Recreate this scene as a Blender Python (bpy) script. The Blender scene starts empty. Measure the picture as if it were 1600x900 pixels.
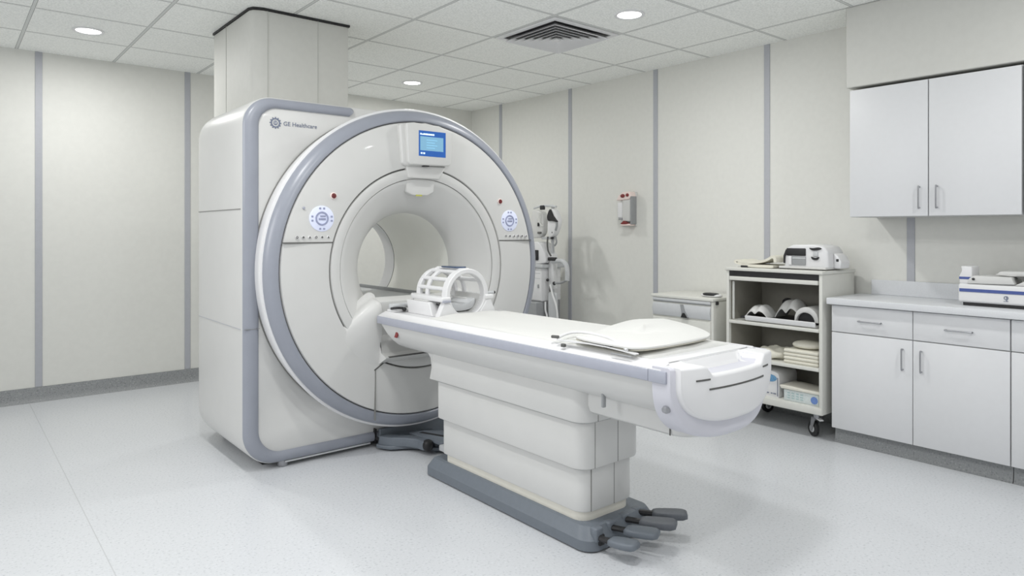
import bpy, bmesh, math, random
from mathutils import Vector, Matrix
random.seed(4)
C = bpy.context.scene.collection
PI = math.pi
sc = bpy.context.scene

# ------------------------------------------------------------------ materials
def mat(name, col, rough=0.5, metal=0.0, spec=0.5, emit=None, estr=0.0, noise=0.0, nscale=60.0, alpha=1.0, trans=0.0, bump=0.0, coat=0.0):
    m = bpy.data.materials.new(name); m.use_nodes = True
    nt = m.node_tree; b = nt.nodes['Principled BSDF']
    b.inputs['Base Color'].default_value = (*col, 1)
    b.inputs['Roughness'].default_value = rough
    b.inputs['Metallic'].default_value = metal
    b.inputs['Specular IOR Level'].default_value = spec
    b.inputs['Coat Weight'].default_value = coat
    if trans: b.inputs['Transmission Weight'].default_value = trans
    if alpha < 1: b.inputs['Alpha'].default_value = alpha
    if emit:
        b.inputs['Emission Color'].default_value = (*emit, 1); b.inputs['Emission Strength'].default_value = estr
    tc = nt.nodes.new('ShaderNodeTexCoord')
    n = nt.nodes.new('ShaderNodeTexNoise'); n.inputs['Scale'].default_value = nscale; n.inputs['Detail'].default_value = 3
    nt.links.new(tc.outputs['Object'], n.inputs['Vector'])
    if noise > 0:
        r = nt.nodes.new('ShaderNodeValToRGB')
        r.color_ramp.elements[0].position = 0.35; r.color_ramp.elements[1].position = 0.65
        r.color_ramp.elements[0].color = (*[c * (1 - noise) for c in col], 1)
        r.color_ramp.elements[1].color = (*[min(1, c * (1 + noise * .6)) for c in col], 1)
        nt.links.new(n.outputs['Fac'], r.inputs['Fac']); nt.links.new(r.outputs['Color'], b.inputs['Base Color'])
    if bump > 0:
        bp = nt.nodes.new('ShaderNodeBump'); bp.inputs['Strength'].default_value = bump; bp.inputs['Distance'].default_value = 0.004
        nt.links.new(n.outputs['Fac'], bp.inputs['Height']); nt.links.new(bp.outputs['Normal'], b.inputs['Normal'])
    return m

def g(r, gg=None, b=None):   # sRGB 0-255 to linear
    if gg is None: gg = b = r
    f = lambda v: ((v / 255 + .055) / 1.055) ** 2.4 if v > 10 else v / 255 / 12.92
    return (f(r), f(gg), f(b))

M = {}
M['wall'] = mat('wall_vinyl', g(221, 221, 216), .6, noise=.015, nscale=25, spec=.3)
M['strip'] = mat('joint_strip_grey', g(176, 178, 184), .5, noise=.02, nscale=40)
M['column'] = mat('column_vinyl', g(208, 208, 203), .6, noise=.015, nscale=25, spec=.3)
M['colline'] = mat('column_joint', g(190, 191, 186), .6, noise=.01)
M['borewhite'] = mat('bore_liner_white', g(246, 246, 240), .4, noise=.01, nscale=8)
M['white'] = mat('gloss_white_shell', g(206, 206, 204), .38, noise=.01, nscale=8, coat=.1)
M['white2'] = mat('cool_white_plastic', g(224, 224, 225), .4, noise=.01, nscale=12)
M['cream'] = mat('cream_plastic', g(222, 219, 208), .45, noise=.02, nscale=20)
M['band'] = mat('blue_grey_band', g(146, 150, 160), .33, noise=.02, nscale=14, spec=.5)
M['rail'] = mat('rail_lilac_grey', g(168, 171, 183), .4, noise=.02, nscale=30)
M['basegrey'] = mat('base_grey', g(108, 115, 123), .45, noise=.03, nscale=40)
M['pedal'] = mat('pedal_dark_grey', g(98, 102, 108), .5, noise=.06, nscale=80)
M['black'] = mat('black_rubber', g(34, 34, 36), .5, noise=.1, nscale=90)
M['dark'] = mat('dark_seam', g(92, 92, 90), .7, noise=.05, nscale=50)
M['seam'] = mat('soft_seam', g(128, 128, 125), .7, noise=.03, nscale=50)
M['cab'] = mat('cabinet_laminate', g(217, 218, 220), .45, noise=.008, nscale=30)
M['cabedge'] = mat('cabinet_carcass', g(196, 197, 196), .5, noise=.02, nscale=30)
M['cart'] = mat('cart_enamel', g(212, 212, 206), .45, noise=.015, nscale=30)
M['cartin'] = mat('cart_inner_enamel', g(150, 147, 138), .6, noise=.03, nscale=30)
M['counter'] = mat('countertop_laminate', g(215, 217, 220), .35, noise=.03, nscale=160)
M['metal'] = mat('brushed_steel', g(165, 166, 170), .3, metal=.8, noise=.04, nscale=120)
M['fabric'] = mat('white_sheet_fabric', g(213, 213, 210), .85, noise=.015, nscale=200, bump=.15)
M['creamfab'] = mat('cream_towel_fabric', g(222, 219, 206), .9, noise=.05, nscale=200, bump=.3)
M['red'] = mat('red_plastic', g(125, 45, 45), .4, noise=.05)
M['redlite'] = mat('dark_red_lens', g(105, 40, 42), .2, noise=.2, nscale=200)
M['pink'] = mat('pink_edge', g(232, 215, 209), .5, noise=.02)
M['blue'] = mat('deep_blue_stripe', g(70, 88, 150), .4, noise=.05)
M['blue2'] = mat('sky_blue_label', g(110, 160, 200), .5, noise=.25, nscale=120)
M['mirror'] = mat('blue_mirror', g(88, 105, 135), .12, metal=.5, noise=.1)
M['paleblue'] = mat('pale_blue_keypad', g(216, 221, 240), .4, noise=.02, emit=g(205, 212, 245), estr=.12)
M['key'] = mat('keypad_key', g(150, 156, 184), .5, noise=.15, nscale=200)
M['logo'] = mat('logo_grey_blue', g(112, 120, 140), .5, noise=.05)
M['scrd'] = mat('screen_blue', g(20, 60, 120), .3, emit=g(38, 98, 178), estr=.6, noise=.05)
M['scrl'] = mat('screen_cyan', g(60, 100, 125), .3, emit=g(150, 200, 228), estr=.62, noise=.03, nscale=30)
M['scrw'] = mat('screen_white', g(220, 240, 255), .3, emit=g(200, 230, 255), estr=.7, noise=.02)
M['yellow'] = mat('yellow_green_sticker', g(190, 190, 90), .5, noise=.3, nscale=300)
M['clear'] = mat('clear_plastic', g(225, 226, 222), .15, noise=.02, alpha=.55)
M['glow'] = mat('lamp_lens', (1, 1, 1), .4, emit=(1, 1, .98), estr=6, noise=.01)
M['ltgrey'] = mat('light_grey_plastic', g(196, 198, 200), .45, noise=.02, nscale=30)
M['midgrey'] = mat('mid_grey_plastic', g(150, 152, 154), .45, noise=.03, nscale=30)

def grid_material():
    m = bpy.data.materials.new('ceiling_tiles'); m.use_nodes = True
    nt = m.node_tree; N = nt.nodes; L = nt.links; b = N['Principled BSDF']
    b.inputs['Roughness'].default_value = .8; b.inputs['Specular IOR Level'].default_value = .2
    tc = N.new('ShaderNodeTexCoord'); sep = N.new('ShaderNodeSeparateXYZ'); L.new(tc.outputs['Object'], sep.inputs[0])
    def mth(op, a, v=None, v2=None):
        n = N.new('ShaderNodeMath'); n.operation = op
        if isinstance(a, (int, float)): n.inputs[0].default_value = a
        else: L.new(a, n.inputs[0])
        if v is not None:
            if isinstance(v, (int, float)): n.inputs[1].default_value = v
            else: L.new(v, n.inputs[1])
        if v2 is not None: n.inputs[2].default_value = v2
        return n.outputs[0]
    def lines(axis, off, w):
        a = mth('SUBTRACT', sep.outputs[axis], off)
        a = mth('DIVIDE', a, 0.66); a = mth('FRACT', a)
        a = mth('SUBTRACT', a, .5); a = mth('ABSOLUTE', a)      # .5 at a line
        return a
    lx = lines(0, 3.08 - 6.6, .02); ly = lines(1, 3.28 - 6.6, .02)
    mx = mth('MAXIMUM', lx, ly)
    bar = mth('GREATER_THAN', mx, .5 - .0085 / .66)       # the T bar
    edge = mth('GREATER_THAN', mx, .5 - .0115 / .66)       # shadow gap beside it
    n1 = N.new('ShaderNodeTexNoise'); n1.inputs['Scale'].default_value = 85; n1.inputs['Detail'].default_value = 4
    L.new(tc.outputs['Object'], n1.inputs['Vector'])
    r = N.new('ShaderNodeValToRGB'); r.color_ramp.elements[0].position = .35; r.color_ramp.elements[1].position = .62
    r.color_ramp.elements[0].color = (*g(232, 234, 231), 1); r.color_ramp.elements[1].color = (*g(252, 253, 250), 1)
    L.new(n1.outputs['Fac'], r.inputs['Fac'])
    m1 = N.new('ShaderNodeMix'); m1.data_type = 'RGBA'; L.new(edge, m1.inputs[0]); L.new(r.outputs[0], m1.inputs[6]); m1.inputs[7].default_value = (*g(150, 150, 148), 1)
    m2 = N.new('ShaderNodeMix'); m2.data_type = 'RGBA'; L.new(bar, m2.inputs[0]); L.new(m1.outputs[2], m2.inputs[6]); m2.inputs[7].default_value = (*g(212, 214, 212), 1)
    L.new(m2.outputs[2], b.inputs['Base Color'])
    bp = N.new('ShaderNodeBump'); bp.inputs['Strength'].default_value = .35; bp.inputs['Distance'].default_value = .004
    L.new(n1.outputs['Fac'], bp.inputs['Height']); L.new(bp.outputs[0], b.inputs['Normal'])
    return m
M['ceil'] = grid_material()

def speckle(name, base, dk, lt, scale, rough, spec, seams=None, amount=.5):
    m = bpy.data.materials.new(name); m.use_nodes = True
    nt = m.node_tree; N = nt.nodes; L = nt.links; b = N['Principled BSDF']
    b.inputs['Roughness'].default_value = rough; b.inputs['Specular IOR Level'].default_value = spec
    tc = N.new('ShaderNodeTexCoord')
    v = N.new('ShaderNodeTexNoise'); v.inputs['Scale'].default_value = scale; v.inputs['Detail'].default_value = 2
    L.new(tc.outputs['Object'], v.inputs['Vector'])
    r = N.new('ShaderNodeValToRGB'); e = r.color_ramp.elements
    e[0].position = .30; e[0].color = (*dk, 1); e[1].position = .72; e[1].color = (*lt, 1)
    k = e.new(.42); k.color = (*base, 1); k = e.new(.60); k.color = (*base, 1)
    L.new(v.outputs['Fac'], r.inputs['Fac'])
    v2 = N.new('ShaderNodeTexNoise'); v2.inputs['Scale'].default_value = 1.3; v2.inputs['Detail'].default_value = 1
    L.new(tc.outputs['Object'], v2.inputs['Vector'])
    mx = N.new('ShaderNodeMix'); mx.data_type = 'RGBA'; mx.blend_type = 'MULTIPLY'; mx.inputs[0].default_value = 1
    r2 = N.new('ShaderNodeValToRGB'); r2.color_ramp.elements[0].color = (.96, .965, .97, 1); r2.color_ramp.elements[1].color = (1, 1, 1, 1)
    L.new(v2.outputs['Fac'], r2.inputs['Fac'])
    L.new(r.outputs[0], mx.inputs[6]); L.new(r2.outputs[0], mx.inputs[7])
    out = mx.outputs[2]
    if seams is not None:
        sep = N.new('ShaderNodeSeparateXYZ'); L.new(tc.outputs['Object'], sep.inputs[0])
        s1 = N.new('ShaderNodeMath'); s1.operation = 'SUBTRACT'; L.new(sep.outputs[0], s1.inputs[0]); s1.inputs[1].default_value = seams
        s2 = N.new('ShaderNodeMath'); s2.operation = 'ABSOLUTE'; L.new(s1.outputs[0], s2.inputs[0])
        s3 = N.new('ShaderNodeMath'); s3.operation = 'LESS_THAN'; L.new(s2.outputs[0], s3.inputs[0]); s3.inputs[1].default_value = .0022
        m3 = N.new('ShaderNodeMix'); m3.data_type = 'RGBA'; L.new(s3.outputs[0], m3.inputs[0]); L.new(out, m3.inputs[6]); m3.inputs[7].default_value = (*[c * .8 for c in base], 1)
        out = m3.outputs[2]
    L.new(out, b.inputs['Base Color'])
    return m
M['floor'] = speckle('speckled_vinyl_floor', g(210, 212, 215), g(190, 193, 197), g(218, 220, 224), 85, .27, .5, seams=.52)
M['cove'] = speckle('speckled_cove_vinyl', g(150, 152, 153), g(124, 127, 129), g(172, 173, 174), 110, .5, .3)

# ------------------------------------------------------------------ mesh helpers (all coordinates are world metres)
LOC = {}
def finish(name, bm, m, parent=None, ang=38, origin=None):
    bmesh.ops.recalc_face_normals(bm, faces=bm.faces[:])
    for f in bm.faces: f.smooth = True
    for e in bm.edges:
        if len(e.link_faces) == 2 and e.calc_face_angle(0) > math.radians(ang): e.smooth = False
    o0 = Vector((0, 0, 0))
    if parent is not None: o0 = LOC[parent.name]
    elif origin is not None: o0 = Vector(origin)
    bmesh.ops.translate(bm, verts=bm.verts[:], vec=-o0)
    me = bpy.data.meshes.new(name); bm.to_mesh(me); bm.free()
    me.materials.append(m)
    o = bpy.data.objects.new(name, me); C.objects.link(o)
    if parent is not None:
        o.parent = parent; LOC[o.name] = o0
    else:
        o.location = o0; LOC[o.name] = o0
    return o
def tag(o, label, cat, group=None, kind=None):
    o['label'] = label; o['category'] = cat
    if group: o['group'] = group
    if kind: o['kind'] = kind
    return o
def thing(name, loc, label, cat, group=None, kind=None):
    o = bpy.data.objects.new(name, None); C.objects.link(o); o.location = loc; o.empty_display_size = .1
    LOC[o.name] = Vector(loc)
    return tag(o, label, cat, group, kind)

def nb(): return bmesh.new()
def merge(bm, other):
    me = bpy.data.meshes.new('t'); other.to_mesh(me); other.free(); bm.from_mesh(me); bpy.data.meshes.remove(me)
def box(bm, x0, x1, y0, y1, z0, z1, bev=0.0, seg=3, rot=None, about=None):
    t = nb(); r = bmesh.ops.create_cube(t, size=1)
    for v in t.verts: v.co = Vector(((x0 + x1) / 2 + v.co.x * (x1 - x0), (y0 + y1) / 2 + v.co.y * (y1 - y0), (z0 + z1) / 2 + v.co.z * (z1 - z0)))
    if bev > 0:
        bev = min(bev, .49 * min(abs(x1 - x0), abs(y1 - y0), abs(z1 - z0)))
        bmesh.ops.bevel(t, geom=t.edges[:], offset=bev, segments=seg, profile=.5, affect='EDGES')
    if rot is not None:
        c = Vector(about) if about is not None else Vector(((x0 + x1) / 2, (y0 + y1) / 2, (z0 + z1) / 2))
        for v in t.verts: v.co = rot @ (v.co - c) + c
    merge(bm, t); return bm
def B(*a, **k): return box(nb(), *a, **k)
def prism(bm, pts, axis, a0, a1, bev=0.0, seg=3, ang=30):
    """pts in the plane normal to axis: axis x -> (y,z), y -> (x,z), z -> (x,y)"""
    t = nb()
    def P(p, a):
        return {'x': (a, p[0], p[1]), 'y': (p[0], a, p[1]), 'z': (p[0], p[1], a)}[axis]
    v0 = [t.verts.new(P(p, a0)) for p in pts]; v1 = [t.verts.new(P(p, a1)) for p in pts]
    t.faces.new(v0); t.faces.new(v1[::-1])
    n = len(pts)
    for i in range(n): t.faces.new([v0[i], v0[(i + 1) % n], v1[(i + 1) % n], v1[i]])
    bmesh.ops.recalc_face_normals(t, faces=t.faces[:])
    if bev > 0:
        es = [e for e in t.edges if e.calc_face_angle(0) > math.radians(ang)]
        bmesh.ops.bevel(t, geom=es, offset=bev, segments=seg, profile=.5, affect='EDGES')
    merge(bm, t); return bm
def PR(*a, **k): return prism(nb(), *a, **k)
def rrect(x0, x1, z0, z1, r, n=6):
    """rounded rectangle, r = (bl, br, tr, tl) or a number"""
    if not isinstance(r, (tuple, list)): r = (r,) * 4
    out = []
    for (cx, cz, a0, q) in ((x0 + r[0], z0 + r[0], PI, r[0]), (x1 - r[1], z0 + r[1], 1.5 * PI, r[1]), (x1 - r[2], z1 - r[2], 0, r[2]), (x0 + r[3], z1 - r[3], .5 * PI, r[3])):
        for i in range(n + 1):
            a = a0 + i / n * PI / 2
            out.append((cx + q * math.cos(a), cz + q * math.sin(a)))
    return out
def loft(bm, rings, cap0=True, cap1=True, closed=True):
    t = nb(); vs = [[t.verts.new(p) for p in r] for r in rings]; n = len(rings[0])
    for a, b in zip(vs, vs[1:]):
        for i in range(n if closed else n - 1): t.faces.new([a[i], a[(i + 1) % n], b[(i + 1) % n], b[i]])
    if cap0: t.faces.new(vs[0])
    if cap1: t.faces.new(vs[-1][::-1])
    bmesh.ops.recalc_face_normals(t, faces=t.faces[:])
    merge(bm, t); return bm
def lathe(bm, prof, c, axis='y', n=96, a0=0, a1=2 * PI):
    """prof [(along, r)] about a line through c"""
    t = nb(); full = abs(a1 - a0 - 2 * PI) < 1e-6; k = n if full else n + 1
    rings = []
    for (y, r) in prof:
        ring = []
        for i in range(k):
            a = a0 + (a1 - a0) * i / n
            u, v = r * math.cos(a), r * math.sin(a)
            p = {'y': (c[0] + u, y, c[1] + v), 'z': (c[0] + u, c[1] + v, y), 'x': (y, c[0] + u, c[1] + v)}[axis]
            ring.append(t.verts.new(p))
        rings.append(ring)
    for a, b in zip(rings, rings[1:]):
        for i in range(n): t.faces.new([a[i], a[(i + 1) % k], b[(i + 1) % k], b[i]])
    bmesh.ops.remove_doubles(t, verts=t.verts[:], dist=1e-6)
    merge(bm, t); return bm
def cyl(bm, c, r, h, axis='z', n=24, bev=0):
    """solid of revolution starting at c going h along axis"""
    i = 'xyz'.index(axis); a = c[i]; o = [c[j] for j in range(3) if j != i]
    b = min(bev, r * .4, h * .4) if bev else 0
    pr = [(a, 0), (a, r - b), (a + b, r), (a + h - b, r), (a + h, r - b), (a + h, 0)] if b else [(a, 0), (a, r), (a + h, r), (a + h, 0)]
    return lathe(bm, pr, o, axis, n)
def tube(bm, pts, r, n=10, smooth=4):
    pts = [Vector(p) for p in pts]
    if smooth > 1 and len(pts) > 2:
        q = []
        for i in range(len(pts) - 1):
            p0 = pts[max(i - 1, 0)]; p1 = pts[i]; p2 = pts[i + 1]; p3 = pts[min(i + 2, len(pts) - 1)]
            for k in range(smooth):
                s = k / smooth
                q.append(.5 * ((2 * p1) + (p2 - p0) * s + (2 * p0 - 5 * p1 + 4 * p2 - p3) * s * s + (3 * p1 - p0 - 3 * p2 + p3) * s ** 3))
        q.append(pts[-1]); pts = q
    rings = []; up = Vector((0, 0, 1)); prev = None
    for i, p in enumerate(pts):
        d = (pts[min(i + 1, len(pts) - 1)] - pts[max(i - 1, 0)]).normalized()
        u = prev - d * prev.dot(d) if prev is not None else (up.cross(d) if abs(d.z) < .95 else Vector((1, 0, 0)).cross(d))
        u.normalize(); prev = u; w = d.cross(u)
        rr = r[min(i, len(r) - 1)] if isinstance(r, (list, tuple)) else r
        rings.append([tuple(p + (u * math.cos(2 * PI * k / n) + w * math.sin(2 * PI * k / n)) * rr) for k in range(n)])
    return loft(bm, rings)
def ellipsoid(bm, c, r, rot=None, e=1.0, nu=24, nv=14, fn=None):
    """superellipsoid: e<1 boxier"""
    t = nb(); rings = []
    sg = lambda v: math.copysign(abs(v) ** e, v)
    for j in range(1, nv):
        ph = -PI / 2 + PI * j / nv
        rings.append([Vector((sg(math.cos(ph)) * sg(math.cos(2 * PI * i / nu)) * r[0], sg(math.cos(ph)) * sg(math.sin(2 * PI * i / nu)) * r[1], sg(math.sin(ph)) * r[2])) for i in range(nu)])
    vs = [[t.verts.new(p) for p in q] for q in rings]
    for a, b in zip(vs, vs[1:]):
        for i in range(nu): t.faces.new([a[i], a[(i + 1) % nu], b[(i + 1) % nu], b[i]])
    p0 = t.verts.new((0, 0, -r[2])); p1 = t.verts.new((0, 0, r[2]))
    for i in range(nu):
        t.faces.new([p0, vs[0][(i + 1) % nu], vs[0][i]]); t.faces.new([p1, vs[-1][i], vs[-1][(i + 1) % nu]])
    for v in t.verts:
        if fn: v.co = Vector(fn(v.co))
        if rot is not None: v.co = rot @ v.co
        v.co += Vector(c)
    merge(bm, t); return bm
def ribbon(bm, path, w0, w1, th, axis='y', wob=0.0):
    """cloth: 2-D path [(a,z)] given a thickness, run along the axis from w0 to w1"""
    pts = [Vector(p) for p in path]; up = []; dn = []
    for i, p in enumerate(pts):
        d = (pts[min(i + 1, len(pts) - 1)] - pts[max(i - 1, 0)]).normalized(); n = Vector((-d.y, d.x))
        up.append(p + n * th / 2); dn.append(p - n * th / 2)
    loop = up + dn[::-1]; rings = []; K = 8
    for k in range(K + 1):
        w = w0 + (w1 - w0) * k / K
        rings.append([((w, p.x + wob * math.sin(k * 1.3 + i * .2), p.y + wob * .5 * math.sin(k * 1.9 + i * .3)) if axis == 'x' else (p.x + wob * math.sin(k * 1.3 + i * .2), w, p.y + wob * .5 * math.sin(k * 1.9 + i * .3))) for i, p in enumerate(loop)])
    return loft(bm, rings)
def RX(a): return Matrix.Rotation(a, 3, 'X')
def RY(a): return Matrix.Rotation(a, 3, 'Y')
def RZ(a): return Matrix.Rotation(a, 3, 'Z')
def smooth_poly(pts, k=5):
    n = len(pts); out = []; P = [Vector(p) for p in pts]
    for i in range(n):
        p0, p1, p2, p3 = P[i - 1], P[i], P[(i + 1) % n], P[(i + 2) % n]
        for j in range(k):
            s = j / k
            out.append(tuple(.5 * ((2 * p1) + (p2 - p0) * s + (2 * p0 - 5 * p1 + 4 * p2 - p3) * s * s + (3 * p1 - p0 - 3 * p2 + p3) * s ** 3)))
    return out
def text(name, s, size, loc, m, parent, rot=(PI / 2, 0, 0), ext=.0008):
    cu = bpy.data.curves.new(name, 'FONT'); cu.body = s; cu.size = size; cu.extrude = ext
    o = bpy.data.objects.new(name + '_tmp', cu); C.objects.link(o)
    bpy.context.view_layer.update()
    me = bpy.data.meshes.new_from_object(o.evaluated_get(bpy.context.evaluated_depsgraph_get()))
    bpy.data.objects.remove(o); bpy.data.curves.remove(cu)
    me.name = name; me.materials.clear(); me.materials.append(m)
    from mathutils import Euler
    me.transform(Matrix.Translation(Vector(loc) - LOC[parent.name]) @ Euler(rot).to_matrix().to_4x4())
    ob = bpy.data.objects.new(name, me); C.objects.link(ob); ob.parent = parent; LOC[ob.name] = LOC[parent.name]
    return ob

# ------------------------------------------------------------------ the room
XR, YB, H = 4.80, 6.54, 2.75
def struct(name, bm, m, label, cat):
    o = finish(name, bm, m); o['kind'] = 'structure'; o['label'] = label; o['category'] = cat; return o
struct('floor', B(-2.6, XR + .1, -2.6, YB + .1, -.1, 0), M['floor'], 'pale grey speckled vinyl floor of the scanner room', 'floor')
struct('ceiling', B(-2.6, XR + .1, -2.6, YB + .1, H, H + .1), M['ceil'], 'suspended ceiling of square white mineral tiles in a thin grid', 'ceiling')
struct('wall_back', B(-2.6, XR + .1, YB, YB + .1, 0, H), M['wall'], 'off-white panelled wall behind the scanner on the left', 'wall')
struct('wall_right', B(XR, XR + .1, -2.6, YB, 0, H), M['wall'], 'off-white panelled wall behind the trolley and cabinets', 'wall')
k = 1
left_of = ['leftmost grey joint strip on the wall left of the scanner', 'grey joint strip on the back wall just left of the scanner', 'grey joint strip on the back wall hidden behind the scanner', 'grey joint strip on the back wall at the far left out of frame']
for i, x in enumerate((.583, 1.676, 2.77, -.51)):
    struct('trim_%d' % k, B(x - .024, x + .024, YB - .006, YB + .002, .115, H, bev=.002, seg=1), M['strip'], left_of[i], 'wall strip'); k += 1
right_of = ['grey joint strip nearest the far corner on the right wall', 'grey joint strip behind the equipment stand on the right wall', 'grey joint strip right of the wall dispenser', 'grey joint strip above the towel on the open trolley', 'grey joint strip between countertop and wall cabinets', 'grey joint strip behind the cabinets beyond the frame']
for i, y in enumerate((5.99, 4.887, 3.825, 2.77, 1.768, .73)):
    struct('trim_%d' % k, B(XR - .006, XR + .002, y - .024, y + .024, .115 if y > 2 else .9, H, bev=.002, seg=1), M['strip'], right_of[i], 'wall strip'); k += 1
cove = [(0, 0), (-.035, 0), (-.022, .006), (-.012, .018), (-.008, .04), (-.008, .115), (0, .115)]
struct('baseboard_back', PR([(YB + a, z) for a, z in cove], 'x', -2.6, XR), M['cove'], 'grey speckled coved skirting along the back wall', 'baseboard')
struct('baseboard_right', PR([(XR + a, z) for a, z in cove], 'y', 2.1, YB), M['cove'], 'grey speckled coved skirting along the right wall', 'baseboard')
struct('wall_soffit', B(4.40, XR, -2.0, 2.0, 2.243, H, bev=.004, seg=1), M['column'], 'off-white boxed soffit above the wall cabinets', 'soffit')

# ceiling column down to the scanner
col = thing('service_column', (1.83, 4.73, 2.0), 'off-white boxed service column between ceiling and top of the scanner', 'column')
cp = [(1.56, 4.34), (2.14, 4.34), (2.14, 5.13), (1.49, 5.13), (1.49, 4.40), (1.505, 4.365)]
finish('column_casing', PR(cp, 'z', 2.02, 2.735, bev=.006), M['column'], col)
cq = [(1.555, 4.334), (2.15, 4.334), (2.15, 5.136), (1.483, 5.136), (1.483, 4.396), (1.50, 4.358)]
finish('ceiling_gasket', PR(cq, 'z', 2.735, 2.749), M['black'], col)
for (a, b, c, d) in ((1.92, 1.923, 4.337, 4.342), (1.585, 1.588, 4.337, 4.342)):
    finish('joint_line', B(a, b, c, d, 2.08, 2.735), M['colline'], col)
finish('joint_line', B(1.487, 1.492, 4.85, 4.853, 2.08, 2.735), M['colline'], col)

# downlights
dl = [(.79, 5.62, 'round recessed ceiling light left of the service column'), (3.437, 5.635, 'round recessed ceiling light above the top of the scanner ring'), (3.44, 2.955, 'round recessed ceiling light beside the ceiling vent')]
for x, y, lb in dl:
    t = thing('ceiling_light', (x, y, H - .012), lb, 'light', 'round recessed ceiling lights')
    finish('trim_ring', lathe(nb(), [(H, .100), (H - .008, .098), (H - .010, .088), (H - .006, .078), (H - .001, .076)], (x, y), 'z', 40), M['white2'], t)
    finish('lens', lathe(nb(), [(H - .003, .079), (H - .006, .06), (H - .008, 0)], (x, y), 'z', 40), M['glow'], t)

# ceiling vent: square louvred diffuser in one tile
vt = thing('ceiling_vent', (3.41, 3.605, H - .02), 'square white louvred air diffuser in the ceiling beside a round light', 'vent')
vx0, vx1, vy0, vy1 = 3.095, 3.725, 3.295, 3.925
bm = nb()
for (a, b, c, d) in ((vx0, vx1, vy0, vy0 + .04), (vx0, vx1, vy1 - .04, vy1), (vx0, vx0 + .04, vy0 + .04, vy1 - .04), (vx1 - .04, vx1, vy0 + .04, vy1 - .04)):
    box(bm, a, b, c, d, H - .012, H - .001, bev=.003, seg=1)
finish('frame', bm, M['white2'], vt)
finish('dark_throat', B(vx0 + .03, vx1 - .03, vy0 + .03, vy1 - .03, H - .004, H - .002), M['black'], vt)
for i in range(6):
    q0 = .05 + i * .045; cx, cy = (vx0 + vx1) / 2, (vy0 + vy1) / 2; hw = .315 - q0
    if hw < .03: break
    # a square cone-shaped vane: high at its outer rim, low at its inner rim
    ring = lambda h, z: [(cx - h, cy - h, z), (cx + h, cy - h, z), (cx + h, cy + h, z), (cx - h, cy + h, z)]
    bm = loft(nb(), [ring(hw, H - .034), ring(hw - .034, H - .008), ring(hw - .035, H - .010), ring(hw - .001, H - .036), ring(hw, H - .034)], cap0=False, cap1=False)
    finish('louvre', bm, M['white2'], vt, ang=20)
finish('louvre', B(cx - .022, cx + .022, cy - .022, cy + .022, H - .036, H - .03, bev=.003), M['white2'], vt)

# ------------------------------------------------------------------ MRI scanner
CX, CZ = 2.295, 1.115
sc_t = thing('mri_scanner', (CX, 4.3, 0), 'large white tunnel scanner with blue-grey ring and band, patient table docked at its bore', 'scanner')
YF = 3.84; YBK = 4.86
bx = (1.262, 3.245, .03, 2.095); br = (.19, .3, .95, .17)
rings = []
def body_ring(y, d, n=10):
    r = [max(q - d, .02) for q in br]
    return [(p[0], y, p[1]) for p in rrect(bx[0] + d, bx[1] - d, bx[2] + d, bx[3] - d, r, n)]
rings.append(body_ring(YF, .012)); rings.append(body_ring(YF + .004, .004)); rings.append(body_ring(YF + .014, 0))
R_ = .24
rings.append(body_ring(YBK - R_, 0))
for i in range(1, 9):
    a = i / 8 * PI / 2
    rings.append(body_ring(YBK - R_ + R_ * math.sin(a), R_ * .75 * (1 - math.cos(a))))
body = finish('body_shell', loft(nb(), rings), M['white'], sc_t, ang=30)
cut = finish('cutter', cyl(nb(), (CX, 3.5, CZ), .60, 1.8, 'y', 64), M['white'])
md = body.modifiers.new('b', 'BOOLEAN'); md.operation = 'DIFFERENCE'; md.object = cut; md.solver = 'EXACT'
bpy.context.view_layer.update()
me = bpy.data.meshes.new_from_object(body.evaluated_get(bpy.context.evaluated_depsgraph_get()))
body.modifiers.clear(); body.data = me; me.name = 'body_shell'
bpy.data.objects.remove(cut)
# side seams
def side_x(z): return 1.262
finish('side_seam', B(1.2595, 1.264, 3.86, 4.66, 1.461, 1.465), M['seam'], sc_t)
finish('side_seam', B(1.2595, 1.264, 3.86, 4.66, .799, .802), M['strip'], sc_t)
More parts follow.
